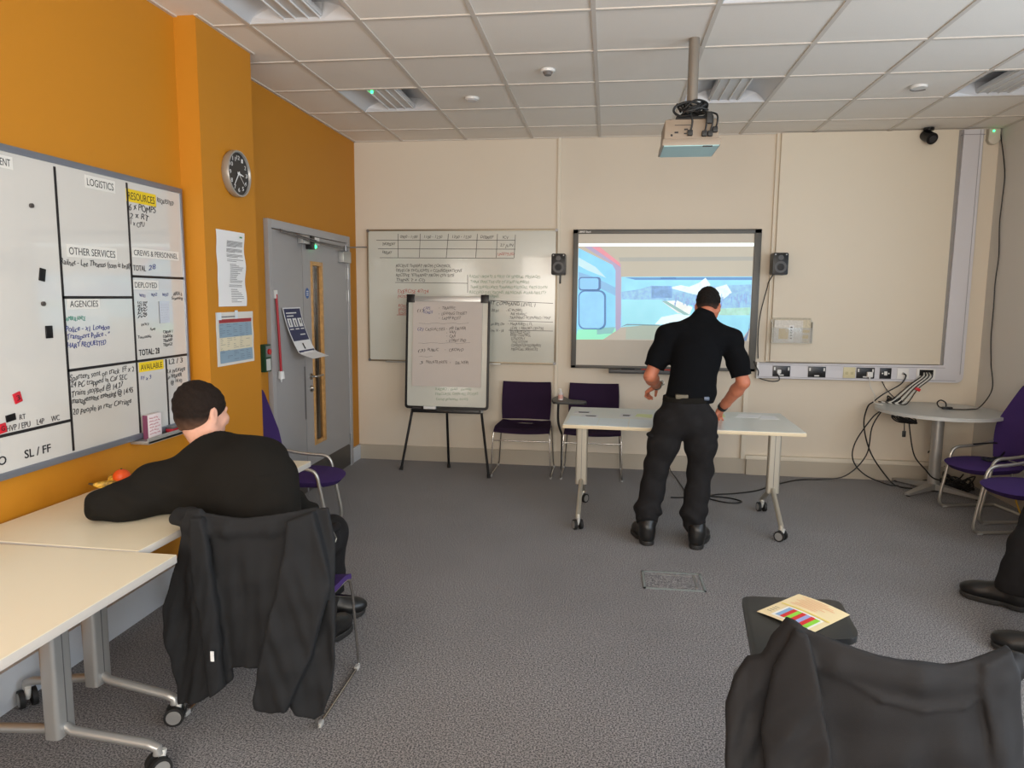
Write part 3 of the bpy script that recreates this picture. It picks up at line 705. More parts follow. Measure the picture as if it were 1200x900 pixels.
# projector on its pole
px, py = 2.80, -2.375
beige = mat('projector_beige', (142, 126, 108), .45)
t = thing('projector', 'ceiling hung beige projector on a grey pole with cables bundled on top', 'projector', (px, py, 2.40))
b = MB(); b.cyl((px, py, 2.60), (px, py, H+.01), .029, n=24); b.build('pole', mat('pole_grey', (136, 128, 118), .35, .4), t, world=True)
b = MB(); b.box((px-.09, py-.08, 2.545), (px+.09, py+.10, 2.56), .003); b.cyl((px, py, 2.55), (px, py, 2.62), .036, n=18)
for a in (45, 135, 225, 315): b.tube([(px+.03*math.cos(math.radians(a)), py+.03*math.sin(math.radians(a)), 2.57), (px+.12*math.cos(math.radians(a)), py+.12*math.sin(math.radians(a)), 2.53)], .007, smooth=False)
b.build('mount_bracket', blackm, t, world=True)
y0, y1 = py-.13, py+.16
b = MB()
pr_ = [(-.145, 2.425), (.145, 2.425), (.140, 2.53), (.12, 2.535), (.10, 2.525), (-.10, 2.525), (-.12, 2.535), (-.14, 2.53)]
b.prism([(x, z) for x, z in pr_], frame((1, 0, 0), (0, 0, 1), (0, -1, 0), (px-.01, y1, 0)), y1-y0, bevel=.006); b.build('body', beige, t, world=True)
b = MB(); b.prism([(-.155, 2.392), (.150, 2.392), (.155, 2.428), (-.152, 2.428)], frame((1, 0, 0), (0, 0, 1), (0, -1, 0), (px-.01, y1+.01, 0)), y1-y0+.03, bevel=.008); lc = b.build('lower_case', mat('projector_case', (150, 136, 120), .4), t, world=True)
b = MB(); b.box((px-.155, y0-.018, 2.389), (px+.135, y1, 2.393)); b.build('underside', mat('projector_under', (176, 214, 214), .4), lc, world=True, smooth=False)
b = MB(); b.box((px-.10, y0-.0015, 2.50), (px-.01, y0, 2.503)); b.box((px-.10, y0-.0015, 2.46), (px-.10+.02, y0, 2.468)); b.box((px-.05, y0-.0015, 2.475), (px-.03, y0, 2.483)); b.box((px-.05, y0-.0015, 2.455), (px-.035, y0, 2.461)); b.cyl((px-.115, y0-.002, 2.45), (px-.115, y0, 2.45), .006); b.build('ports', ink, t, world=True)
b = MB(); b.box((px+.05, y0-.02, 2.3865), (px+.10, y0+.0, 2.390)); b.build('vent_slot', inkg, lc, world=True, smooth=False)
b = MB(); b.cyl((px-.02, y1+.005, 2.45), (px-.02, y1+.03, 2.45), .035, n=24); b.build('lens', mat('lens_glass', (20, 24, 34), .05, coat=1), t, world=True)
random.seed(11)
cb = thing('cable_bundle', 'black cables looped and tangled on top of the projector', 'cables', (px, py, 2.53))
for k in range(9):
    a0 = random.random()*6; pts = []
    for j in range(7):
        a = a0+j*.9; rr_ = .035+.05*random.random(); pts.append((px+rr_*math.cos(a)-.005, py-.07+.05*math.sin(a)*.8, 2.56+.075*random.random()))
    b = MB(); b.tube(pts, .0055, n=7); b.build('cable_loop', cabm, cb, world=True)
b = MB(); b.tube([(px+.05, py-.08, 2.615), (px-.02, py-.1, 2.63), (px-.09, py-.1, 2.61), (px-.105, py-.1, 2.58), (px-.07, py-.1, 2.555), (px-.02, py-.1, 2.56)], .0065, n=8); b.build('cable_loop', cabm, cb, world=True)
for k, (dx, zz) in enumerate(((-.02, 2.455), (.055, 2.45), (.085, 2.45), (.11, 2.47))):
    b = MB(); b.tube([(px+dx*.4, py-.09, 2.58), (px+dx, y0-.025, 2.55), (px+dx+.008, y0-.035, 2.51), (px+dx, y0-.02, zz)], .005, n=7)
    b.box((px+dx-.013, y0-.03, zz-.012), (px+dx+.013, y0-.003, zz+.016), .003); b.build('plugged_cable', cabm, cb, world=True)
b = MB(); b.box((px+.06, y0-.045, 2.50), (px+.09, y0-.02, 2.56), .006); b.build('cable_ferrite', cabm, cb, world=True)

# wall camera and sensor
t = thing('security_camera', 'small black camera hanging at the ceiling on the right of the back wall', 'camera', (4.945, -.12, 2.87))
b = MB(); b.cyl((4.945, -.10, 2.962), (4.945, -.10, H), .04, n=20); b.cyl((4.945, -.10, 2.93), (4.945, -.10, 2.965), .012); b.build('mount', black, t, world=True)
b = MB(); b.cyl((4.935, -.06, 2.935), (4.955, -.155, 2.885), .044, .047, n=24); b.build('body', black, t, world=True)
b = MB(); b.cyl((4.9545, -.153, 2.886), (4.956, -.162, 2.881), .03, n=20); b.build('lens', mat('lens_glass', (20, 24, 34), .05), t, world=True)
t = thing('alarm_sensor', 'small white alarm sensor with a green lamp in the back right corner', 'sensor', (5.475, -.0, 2.86))
b = MB(); b.prism(rr(-.045, 0, .045, .125, .04, which=(1, 0, 0, 1)), frame((1, 0, 0), (0, 0, 1), (0, -1, 0), (5.475, 0, 2.855)), .05, bevel=.008); b.build('housing', mat('ivory_plastic', (196, 190, 176), .45), t, world=True)
b = MB(); b.sph((5.465, -.052, 2.96), .008); b.build('green_lamp', MATS['green_led'], t, world=True)
b = MB(); pts = [(5.52, -.03, 2.975)]
for v, u in ((200, 1177), (235, 1174), (262, 1171), (300, 1170), (330, 1166), (360, 1164), (395, 1161), (420, 1161)):
    p = atX(u, v, XR-.01); pts.append((XR-.008, max(-.5, p.y), p.z))
pts += [(XR-.02, -.23, 1.05), (XR-.03, -.30, .86), (5.40, -.36, .72), (5.30, -.42, .706), (5.17, -.46, .707), (5.12, -.40, .709)]
b.tube(pts, .0045, n=7); t = tag(centre(b.build('hanging_cable', cabm)), 'thin dark cable hanging down the right corner onto the round table', 'cable')

# ================================================================== BACK WALL
Yb = -.0
BB = lambda u, v, dx=0.: atY(u, v, -.022-dx)
wb2 = thing('planning_whiteboard', 'wide whiteboard with a drawn timetable and notes on the cream wall', 'whiteboard', (1.01, 0, .96))
xa, xb, za, zb = .13, 1.893, .968, 2.175
b = MB(); b.box((xa, -.021, za), (xb, 0, zb)); b.build('panel', wboard2, wb2, world=True, smooth=False)
b = MB(); t_ = .012
for lo, hi in (((xa-t_, -.03, zb-.004), (xb+t_, 0, zb+t_)), ((xa-t_, -.03, za-t_), (xb+t_, 0, za+.004)), ((xa-t_, -.03, za), (xa+.003, 0, zb)), ((xb-.003, -.03, za), (xb+t_, 0, zb))): b.box(lo, hi, .002)
b.build('board_frame', mat('bronze_aluminium', (140, 128, 108), .4, .5), wb2, world=True)
b = MB(); b.box((.30, -.085, .952), (1.4, -.02, .962), .003); b.build('pen_tray', alu, wb2, world=True)
b = MB()
for (x, z) in ((xa, za), (xb, za), (xa, zb), (xb, zb)): b.cyl((x, -.034, z), (x, -.0, z), .014, n=12)
b.build('corner_cap', alud, wb2, world=True)
bt = lambda s, u0, v0, u1, v1, h, m=inkg, name='handwriting', wob=1., bold=0.: btext(s, u0, v0, u1, v1, h, m, name, wob, bold, None, BB, (0, -1, 0), wb2, False)
def rule(p0, p1, m=inkg, w_=.0022, name='ruled_line'):
    p, q = BB(*p0), BB(*p1); d = (q-p).normalized(); n = Vector((d.z, 0, -d.x))*w_
    b = MB(); b.poly([p-n, q-n, q+n, p+n]); b.build(name, m, wb2, world=True, smooth=False, solid=.0006)
for a, c in (((441, 281.5), (604, 281.5)), ((443, 291.5), (604, 292)), ((445, 302), (602, 302.8)), ((466.5, 274), (466.5, 301.5)), ((492.5, 274), (491.5, 301.5)), ((525.5, 274), (523, 302)), ((559.5, 274), (557.5, 302)), ((583, 274), (581.5, 302)), ((604, 275), (602.5, 302.5)),
             ((463, 331), (548, 332)), ((548, 322), (548, 343)), ((571, 352), (648, 355.5)), ((596, 376), (648, 377.5)), ((596, 387), (648, 388))): rule(a, c)
rule((465, 369), (479, 369), red_ink)
for s, u0, v0, u1, m_ in (('0900 - 1100', 469, 279, 489, inkg), ('1100 - 1230', 497, 279, 518, inkg), ('1330 - 1530', 530, 279, 552, inkg), ('DEBRIEF', 563, 279.5, 578, ink), ('ICV', 589, 279.5, 596, inkg), ('THURSDAY', 448, 287.5, 463, ink), ('FRIDAY', 448, 297.5, 459, ink), ('27 JUN', 586, 289, 601, inkg), ('UNSETTLED', 583, 299.3, 602, red_ink)):
    bt(s, u0, v0, u1, v0+.2, 3.3, m_, bold=.01)
for k, (s, u1) in enumerate((('RECEIVE THREAT FROM CONTROL', 528), ('DEVELOP THOUGHTS + CONSIDERATIONS', 541), ('RECEIVE "ETHANE" FROM ON SITE', 532), ('THINK T + CO', 498))): bt(s, 464, 313+k*5.5, u1, 313.5+k*5.5, 3.4, bold=.012)
bt('EXERCISE 4/7/24', 466, 343.5, 502, 343.5, 4.4, red_ink); bt('(NOTES)', 466, 349, 478, 349, 3.3, red_ink)
for k, s in enumerate(('ROADS', 'BRIDGE', 'BLOCKED')): bt(s, 467, 360+k*4.2, 479, 360+k*4.2, 3.3, red_ink, bold=.01)
for k, (s, u0, u1) in enumerate((('RADIO UPDATE IS FIRST OF SEVERAL MESSAGES', 550, 633), ('THINK EFFECTIVE USE OF STAFF NUMBERS', 551, 620), ('THINK SURVEILLANCE, PLANNING POSITIONS, WRITE DOWN', 551, 641), ('RECORD DECISIONS, REASONS, AVAILABILITY', 550, 640), ('PERSONNEL', 568, 585))): bt(s, u0, 325.5+k*6.2-(2 if k == 4 else 0), u1, 326+k*6.2-(2 if k == 4 else 0), 3.2, green_ink, bold=.0)
bt('AT COMMAND LEVEL 1', 573, 357, 627, 359.3, 4.2, ink, bold=.01)
for s, u0, v, u1, m_ in (('> 20.01', 572, 365, 584, ink), ('- IC WORKS', 593, 364.8, 612, inkg), ('AIR TRAFFIC', 598, 369.5, 617, inkg), ('TRAINING SCENARIO / MAP', 597, 373.5, 645, inkg), ('1 on SMS Div', 573, 381, 591, ink), ('- MARRIED LTL', 595, 381, 624, inkg), ('LEVEL 1 REPORT CENTRE', 598, 386, 637, inkg), ('Com 16 - 18', 573, 388.5, 590, ink),
                       ('RESOURCES AT CO', 598, 390.5, 621, ink), ('BRIEF CONTROL', 598, 394, 622, inkg), ('LONDON F', 599, 398, 615, inkg), ('TAXI SYSTEM', 599, 402, 618, inkg), ('CONSIDERATION REQUIREMENTS', 599, 406, 634, inkg), ('MEDICAL SERVICES', 599, 410.5, 630, inkg)): bt(s, u0, v, u1, v+.4, 3.1, m_, bold=.012)

def speaker(label, x, z, rz=0.):
    t = thing('wall_speaker', label, 'speaker', (x, 0, z-.13), 0, 'black wall speakers')
    b = MB(); b.prism(rr(-.062, 0, .062, .185, .012), frame((1, 0, 0), (0, 0, 1), (0, -1, 0), (0, -.07, 0)), .13, bevel=.005); b.build('cabinet', black, t)
    b = MB(); b.cyl((0, -.2, .065), (0, -.207, .065), .045, .05, n=28); b.build('woofer_ring', mat('speaker_ring', (38, 38, 42), .4), t)
    b = MB(); b.cyl((0, -.2065, .065), (0, -.2085, .065), .036, .012, n=28); b.build('woofer_cone', mat('speaker_cone', (12, 12, 14), .6), t)
    b = MB(); b.cyl((0, -.2, .145), (0, -.206, .145), .018, .022, n=22); b.build('tweeter', mat('speaker_ring', (38, 38, 42), .4), t)
    b = MB(); b.cyl((-.045, -.2, .17), (-.045, -.203, .17), .006, n=12); b.cyl((.045, -.2, .17), (.045, -.203, .17), .006, n=12); b.build('indicator', alud, t)
    b = MB(); b.box((-.014, -.012, -.075), (.014, 0, .11), .004); b.box((-.012, -.08, .03), (.012, -.005, .06), .003); b.cyl((0, -.012, -.06), (0, -.016, -.06), .006, n=10); b.build('bracket', black, t)
    t.rotation_euler[2] = rz
    return t
s1 = speaker('black wall speaker between the whiteboard and the projection board', 1.917, 1.897)
s2 = speaker('black wall speaker right of the projection board with a cable below', 3.81, 1.897)
# place from the photograph: cabinet fronts stand 0.2 m off the wall
for o, u in ((s1, 655), (s2, 911)):
    p = atY(u, 322, -.2); q = atY(u, 292, -.2); o.location = (atY(u, 322, -.10).x, 0, p.z)
b = MB(); b.tube([(s2.location.x-.03, -.09, s2.location.z+.01), (s2.location.x-.06, -.05, s2.location.z-.06), (3.745, -.04, 1.68), (3.70, -.035, 1.45), (3.69, -.03, 1.25), (3.70, -.03, 1.05)], .0045, n=7)
tag(centre(b.build('speaker_cable', cabm)), 'thin black cable running from the right speaker down beside the projection board', 'cable')

# interactive board with the projected picture
ib = thing('interactive_whiteboard', 'grey framed interactive whiteboard showing a pale blue projected scene', 'interactive whiteboard', (2.865, 0, .93))
xa, xb, za, zb = 2.045, 3.675, .935, 2.178
b = MB(); b.box((xa+.02, -.04, za+.02), (xb-.02, -.0, zb-.02)); b.build('panel', mat('board_surface', (198, 190, 176), .4), ib, world=True, smooth=False)
b = MB()
for lo, hi in (((xa, -.052, zb-.038), (xb, -.0, zb)), ((xa, -.052, za), (xb, -.0, za+.028)), ((xa, -.052, za), (xa+.045, -.0, zb)), ((xb-.06, -.052, za), (xb, -.0, zb))): b.box(lo, hi, .004)
b.build('board_frame', grey_frame, ib, world=True)
text('maker_mark', 'SMART Board', (2.10, -.0535, 2.150), (2.20, -.0535, 2.150), .016, (0, -1, 0), alu, ib, bold=.01)
b = MB(); b.box((2.39, -.13, .90), (3.16, -.02, .935), .008); pt = b.build('pen_tray', mat('tray_dark', (64, 64, 66), .4), ib, world=True)
for x, m_ in ((2.50, ink), (2.68, red_ink), (2.83, red_ink)):
    b = MB(); b.tube([(x, -.10, .938), (x+.12, -.10, .938)], .007, smooth=False); b.build('pen', m_, pt, world=True)
# the projected picture: thin coloured regions of light on the board
def lit(name, col, e, var=0., vs=8.):
    m = mat('projected_'+name, col, .6, emit=0, var=var, vscale=vs)
    nt = m.node_tree; bs = nt.nodes['Principled BSDF']
    if not bs.inputs['Emission Strength'].default_value:
        if bs.inputs['Base Color'].is_linked: nt.links.new(bs.inputs['Base Color'].links[0].from_socket, bs.inputs['Emission Color'])
        else: bs.inputs['Emission Color'].default_value = rgb(*col)
        bs.inputs['Emission Strength'].default_value = e
    return m
PW = PXS = None
pic = thing_pic = None
PE = .40
def region(name, pts, col, layer, var=0., vs=8., e=None, parent=None):
    """pts given in the coordinates of the 1200x835 close view of the board (u = 660 + x/5.217, v = 270 + y/5.219)"""
    y = -.0404-.0005*layer
    P_ = [atY(660+x/5.217, 270+yy/5.219, -.04) for x, yy in pts]
    b = MB(); b.poly([Vector((p.x, y, p.z)) for p in P_])
    return b.build(name, lit(name, col, PE if e is None else e, var, vs), parent, world=True, smooth=False)
pic = region('projected_picture', [(92, 80), (1167, 76), (1140, 678), (76, 668)], (196, 190, 178), 0, e=.25, parent=ib)
R = lambda n, p, c, l, **k: region(n, p, c, l, parent=pic, **k)
R('light_strip', [(95, 80), (1167, 77), (1166, 97), (95, 97)], (235, 250, 250), 1, e=.75)
R('cab_roof', [(180, 100), (1165, 98), (1163, 275), (350, 280), (340, 190)], (196, 192, 178), 1, e=.22)
R('roof_band', [(340, 165), (1165, 160), (1160, 185), (345, 190)], (180, 182, 176), 2, e=.2)
R('side_window', [(94, 108), (300, 210), (320, 245), (320, 612), (80, 668)], (138, 208, 242), 1, var=.06, vs=5)
R('side_glare', [(94, 165), (200, 225), (262, 290), (150, 245), (94, 215)], (190, 225, 235), 2)
R('roof_slope', [(94, 255), (200, 290), (320, 350), (320, 400), (94, 290)], (136, 184, 222), 2, e=.38)
R('window_pillar', [(130, 100), (215, 100), (352, 205), (356, 590), (322, 620), (320, 245), (300, 208)], (176, 168, 200), 3, e=.32)
R('pink_edge', [(175, 102), (225, 102), (345, 198), (352, 226), (338, 215)], (216, 146, 160), 4, e=.4)
R('mirror_rim', rr(95, 285, 230, 368, 18), (96, 130, 178), 4, e=.3)
R('mirror_glass', rr(101, 292, 216, 360, 14), (142, 198, 238), 5)
R('large_mirror_rim', rr(93, 366, 262, 606, 40), (96, 138, 186), 4, e=.3)
R('large_mirror_glass', rr(99, 374, 250, 598, 36), (146, 206, 244), 5, var=.05)
R('green_ground', [(88, 606), (320, 600), (322, 615), (245, 666), (76, 667)], (150, 235, 200), 3)
R('mirror_arm', [(205, 595), (320, 590), (300, 630), (205, 638)], (140, 196, 196), 4, e=.36)
R('windscreen', [(356, 284), (1155, 282), (1140, 600), (1085, 676), (385, 665), (385, 575), (350, 595)], (150, 216, 240), 1, var=.06, vs=7)
R('top_visor', [(380, 288), (1155, 286), (1154, 303), (440, 302)], (104, 150, 200), 2, e=.36)
R('visor_dark', [(595, 288), (690, 287), (690, 296), (595, 297)], (88, 128, 186), 3, e=.3)
R('hill_line', [(356, 375), (470, 360), (540, 338), (640, 340), (700, 350), (1150, 330), (1148, 480), (980, 500), (700, 440), (356, 420)], (148, 194, 228), 2, var=.13, vs=26, e=.4)
R('far_building', [(540, 340), (665, 342), (665, 412), (540, 414)], (128, 168, 214), 3, var=.1, vs=30, e=.34)
R('cloud', [(640, 350), (720, 335), (770, 345), (830, 320), (870, 290), (900, 330), (860, 400), (790, 390), (740, 375)], (214, 232, 240), 3, var=.1, vs=20, e=.5)
R('cloud', [(930, 350), (1000, 330), (1030, 380), (980, 420), (935, 390)], (226, 232, 236), 3, e=.5)
R('road', [(356, 425), (600, 424), (740, 500), (590, 545), (560, 575), (350, 593)], (158, 222, 238), 3, var=.04, vs=10)
R('white_road', [(600, 432), (700, 430), (790, 470), (770, 520), (700, 505)], (222, 230, 228), 4, var=.12, vs=30, e=.5)
R('bonnet', [(560, 575), (600, 530), (700, 510), (780, 520), (800, 575)], (214, 238, 240), 4, e=.5)
R('grey_kerb', [(600, 432), (630, 430), (780, 520), (740, 518)], (150, 190, 190), 5, e=.36)
random.seed(5)
for k in range(70):
    x = 670+470*random.random(); y = 385+60*random.random(); hgt = 14+26*random.random(); w_ = 4+5*random.random()
    R('distant_figure', [(x, y), (x+w_, y), (x+w_*.8, y+hgt), (x+w_*.2, y+hgt)], random.choice([(140, 150, 206), (126, 160, 212), (190, 164, 194), (214, 220, 228), (150, 180, 216)]), 6, e=.33)
R('grass_verge', [(900, 480), (1145, 470), (1140, 520), (960, 520)], (170, 218, 206), 4, var=.1, vs=20)
R('screen_edge', [(1140, 560), (1136, 605), (1118, 640), (1090, 676), (1120, 676)], (110, 140, 180), 5, e=.3)
R('dashboard', [(385, 582), (600, 580), (620, 668), (382, 666)], (176, 190, 178), 2, e=.3)
R('dash_line', [(350, 590), (390, 572), (590, 577), (590, 583), (390, 580)], (126, 160, 168), 6, e=.28)

# leaflet holder
lh = thing('leaflet_holder', 'clear wall pocket holding yellow and white leaflets right of the speaker', 'leaflet holder', (3.96, 0, 1.195))
clear = mat('clear_acrylic', (210, 210, 205), .08, alpha=.28, coat=.5)
yb = -.055
b = MB(); b.box((3.79, yb-.006, 1.20), (4.13, yb, 1.40)); b.box((3.79, yb-.05, 1.195), (4.13, yb, 1.20)); b.box((3.79, yb-.05, 1.20), (3.795, yb, 1.38)); b.box((4.125, yb-.05, 1.20), (4.13, yb, 1.38)); b.build('back_plate', mat('acrylic_edge', (196, 192, 180), .15), lh, world=True, smooth=False)
b = MB(); b.box((3.795, yb-.05, 1.20), (4.125, yb-.046, 1.33)); b.build('front_pocket', clear, lh, world=True, smooth=False)
for k, (x0, x1, z1, c_, r_) in enumerate(((3.80, 4.12, 1.415, (176, 168, 150), .0), (3.82, 4.115, 1.40, (196, 186, 160), .0), (3.81, 4.05, 1.395, (206, 202, 194), .0))):
    q = tag(None or thing('leaflet', ['pale leaflet, rearmost in the wall pocket', 'yellow and beige leaflet in the middle of the wall pocket', 'white printed leaflet, front sheet in the wall pocket'][k], 'leaflet', (x0, yb-.012-.011*k, 1.202)), ['pale leaflet, rearmost in the wall pocket', 'yellow and beige leaflet in the middle of the wall pocket', 'white printed leaflet, front sheet in the wall pocket'][k], 'leaflet', 'leaflets in the wall pocket')
    b = MB(); b.box((0, 0, 0), (x1-x0, .002, z1-1.202)); b.build('sheet', mat('leaflet_%d' % k, c_, .5, var=.12, vscale=60), q, smooth=False)
    if k == 2:
        b = MB(); b.box((.04, -.001, .03), (.12, 0, .12)); b.build('yellow_block', mat('leaflet_yellow', (196, 162, 40), .5, var=.1, vscale=50), q, smooth=False)
        b = MB(); b.box((.125, -.002, .01), (.165, 0, .15)); b.build('white_block', paper, q, smooth=False)
        b = MB()
        for z in (.03, .055, .08, .10, .125): b.box((.135, -.003, z), (.152, -.002, z+.012))
        b.build('printed_marks', inkg, q, smooth=False)
    if k == 1:
        b = MB(); b.box((.19, -.001, .035), (.28, 0, .065)); b.box((.19, -.001, .085), (.29, 0, .11)); b.build('yellow_block', mat('leaflet_yellow', (196, 162, 40), .5), q, smooth=False)

# sockets on the trunking
def plate(name, label, u, w_, m, kind):
    x = atY(u, 437, -.062).x; t = thing(name, label, 'socket', (x, -.0615, .90), 0, 'socket plates on the trunking')
    b = MB(); b.box((-w_/2, -.008, 0), (w_/2, 0, .094), .003); b.build('plate', m, t)
    if kind == 'double':
        for s in (-1, 1):
            b = MB(); b.box((s*w_*.40-.006, -.011, .055), (s*w_*.40+.006, -.007, .082), .001); b.build('switch', white, t)
            for (dx, dz, a, c) in ((0, .045, .004, .009), (-.011, .022, .009, .004), (.011, .022, .009, .004)):
                b = MB(); b.box((s*w_*.18+dx-a/2, -.0085, dz), (s*w_*.18+dx+a/2, -.0075, dz+c)); b.build('pin_hole', mat('hole_black', (4, 4, 4), .8), t, smooth=False)
        b = MB(); b.box((-.02, -.0095, .008), (.02, -.0075, .018)); b.build('label_strip', white, t, smooth=False)
    return t
chm = mat('socket_dark', (40, 40, 42), .3, .4)
s_a = plate('power_socket', 'dark double socket with a white plug, leftmost on the trunking', 915.5, .148, chm, 'double')
s_b = plate('power_socket', 'dark double socket with nothing plugged in on the trunking', 957, .148, chm, 'double')
s_c = plate('data_socket', 'cream blank double data plate on the trunking', 995, .10, mat('cream_plastic', (206, 198, 160), .45), '')
for dx in (-.022, .022):
    b = MB(); b.box((dx-.012, -.01, .03), (dx+.012, -.007, .055), .002); b.build('data_port', mat('cream_port', (188, 180, 142), .45), s_c)
s_d = plate('power_socket', 'dark double socket with a round white plug and cable', 1014, .148, chm, 'double')
s_e = plate('power_switch', 'small dark square switch plate with a white rocker', 1037.5, .094, chm, '')
b = MB(); b.box((-.012, -.013, .03), (.012, -.007, .065), .002); b.build('switch', white, s_e)
for dx in (-.025, .025):
    b = MB(); b.cyl((dx, -.008, .047), (dx, -.011, .047), .006, n=12); b.build('screw', white, s_e)
s_f = plate('aerial_socket', 'white square plate with a black cable plugged in', 1058, .094, white, '')
b = MB(); b.cyl((0, -.008, .05), (0, -.02, .05), .011, n=16); b.build('connector', alu, s_f)
s_g = plate('cable_outlet', 'white plate with a black opening where many cables come out', 1085, .15, white, '')
b = MB(); b.box((-.055, -.012, .035), (.055, -.0075, .085)); b.build('brush_opening', mat('hole_black', (4, 4, 4), .8), s_g, smooth=False)
def plug(name, label, s, dx, dz, r=.022, m=white):
    p = s.location; t = thing(name, label, 'plug', (p.x+dx, p.y-.009, p.z+dz))
    b = MB(); b.box((-r, -.028, -r), (r, 0, r), .008); b.build('plug_body', m, t); b = MB(); b.box((-.006, -.022, -r-.012), (.006, -.01, -r+.003), .002); b.build('cord_grip', m, t)
    return t
plug('plug', 'white plug in the leftmost dark socket', s_a, -.025, .045, .018); plug('plug', 'round white plug in the socket nearest the switch', s_d, .03, .035, .024)
def wire(name, label, pts, r, m=cabm, cat='cable', group=None):
    b = MB(); b.tube(pts, r, n=8); return tag(centre(b.build(name, m)), label, cat, group)
xs = s_a.location.x
wire('power_cable', 'black cable looping from the leftmost plug to the end of the trunking', [(xs-.025, -.085, .905), (xs-.02, -.085, .87), (xs-.06, -.075, .855), (xs-.12, -.07, .862), (xs-.19, -.05, .885), (3.70, -.075, .94), (3.67, -.05, 1.0), (3.66, -.056, 1.03)], .0045)

# ------------------------------------------------------------------ flip chart easel
fc = thing('flipchart_easel', 'black framed flip chart easel on three legs before the whiteboard', 'flip chart', (.94, -.33, 0))
tilt = lambda z: -.30-.09*(z-.6)/1.0*-1 if False else -.34+.09*(z-.55)
x0, x1, zb_, zt = .575, 1.318, .575, 1.575
Fb = frame((1, 0, 0), (0, .09, .996), (0, -.996, .09), (0, tilt(zb_), zb_))     # board plane, local z towards the room
FH = (zt-zb_)/.996
b = MB(); b.prism(rr(x0, 0, x1, FH, .02), Fb, .012); b.build('board', wboard2, fc, world=True, smooth=False)
b = MB()
out = rr(x0-.012, -.012, x1+.012, FH-.03, .03); inn = rr(x0+.008, .012, x1-.008, FH-.05, .015)
for i in range(len(out)):
    j = (i+1) % len(out); v = [Fb @ Vector((out[i][0], out[i][1], .018)), Fb @ Vector((out[j][0], out[j][1], .018)), Fb @ Vector((inn[j][0], inn[j][1], .018)), Fb @ Vector((inn[i][0], inn[i][1], .018))]
    k = [Fb @ Vector((out[i][0], out[i][1], -.004)), Fb @ Vector((out[j][0], out[j][1], -.004)), Fb @ Vector((inn[j][0], inn[j][1], -.004)), Fb @ Vector((inn[i][0], inn[i][1], -.004))]
    V = [b.bm.verts.new(q) for q in v+k]
    for f in ((0, 1, 2, 3), (7, 6, 5, 4), (0, 4, 5, 1), (3, 2, 6, 7)): b.bm.faces.new([V[a] for a in f])
bmesh.ops.remove_doubles(b.bm, verts=b.bm.verts, dist=1e-5)
b.build('board_frame', black, fc, world=True, smooth=False)
def bar_(name, xa, xb, ya, yb, z0, z1, m, par=fc, bev=.003):
    b = MB(); b.prism([(xa, ya), (xb, ya), (xb, yb), (xa, yb)], Fb @ Matrix.Translation((0, 0, z0)), z1-z0, bevel=bev); return b.build(name, m, par, world=True)
bar_('clamp_bar', x0+.03, x1-.05, FH-.05, FH-.005, .018, .034, alu)
for xa in (x0-.005, x1-.07): bar_('clamp_end', xa, xa+.072, FH-.06, FH+.012, .014, .042, black, bev=.006)
bar_('pen_shelf', x0+.06, x1-.06, -.045, -.012, .0, .06, black)
legs = [((.625, tilt(.55)+.02, .55), (.536, -.40, .0)), ((.945, tilt(.55)+.02, .55), (.945, -.24, .0)), ((1.262, tilt(.55)+.02, .55), (1.375, -.565, .0))]
for a, c in legs:
    b = MB(); b.tube([a, Vector(a).lerp(Vector(c), .985)], .0115, n=12, smooth=False); lg = b.build('leg', black, fc, world=True)
    d = (Vector(c)-Vector(a)).normalized(); e_ = Vector(c)
    b = MB(); b.cyl(e_-d*.035, Vector((e_.x, e_.y, .001)), .015, .017, n=12); b.build('rubber_foot', rubber, lg, world=True)
    b = MB(); b.cyl(Vector(a)-d*.02, Vector(a)+d*.02, .018, n=12); b.build('leg_joint', alu, lg, world=True)
pad = thing('flipchart_pad', 'white paper pad with handwritten notes clipped on the easel', 'paper pad', (.93, tilt(.77), .77))
def padpt(x, h): return Fb @ Vector((x, h, 0))
b = MB(); b.prism([(.628, .192), (1.262, .192), (1.262, FH-.045), (.628, FH-.045)], Fb @ Matrix.Translation((0, 0, .0185)), .006); b.build('sheets', mat('flip_paper', (196, 186, 178), .8), pad, world=True, smooth=False)
Npad = Vector((0, -.996, .09))
def ptxt(s, u0, v0, u1, hpx, m=inkg, bold=.005, off=.0252, par=pad):
    def P_(u, v):
        d = FW+RT*(u-600)/F-UP*(v-450)/F; o = Fb @ Vector((0, 0, off)); t = (o-Vector(CAM)).dot(Npad)/Vector(d).dot(Npad); return Vector(CAM)+Vector(d)*t
    p, q = P_(u0, v0), P_(u1, v0); h = (P_(u0, v0-hpx)-p).length
    return text('handwriting', s, p, q, h, Npad, m, par, 1., bold)
for s, u0, v0, u1, m_ in (('(1)', 489, 365, 496, inkg), ('CAPS', 496, 363, 504, blue_ink), ('ROADS', 496, 367.5, 507, blue_ink), ('-  TRAFFIC', 514, 362.5, 534, inkg), ('-  LEAVING STREET', 514, 369, 547, inkg), ('-  LAMP POST', 514, 374.5, 540, inkg), ('(2)', 489, 387.5, 496, blue_ink), ('CASUALTIES', 498, 387.5, 521, inkg), ('-  MR DRIVER', 523, 386.5, 546, inkg), ('-  VAN', 523, 391, 534, inkg), ('-  CAR', 523, 395.5, 534, inkg), ('-  LORRY 2ND', 523, 400.5, 546, inkg),
                         ('(3)', 490, 412, 498, inkg), ('PUBLIC', 501, 411.5, 514, inkg), ('-   CROWD', 521, 411.5, 543, inkg), ('3', 492, 426.5, 495, inkg), ('PRIVATE PRESS', 499, 426, 524, inkg), ('-   SILVER', 527, 426.5, 549, inkg), ('________________', 491, 378.5, 549, inkg), ('________________', 490, 401.5, 551, inkg), ('_______', 491, 417.5, 507, inkg)):
    ptxt(s, u0, v0, u1, 3.4, m_)
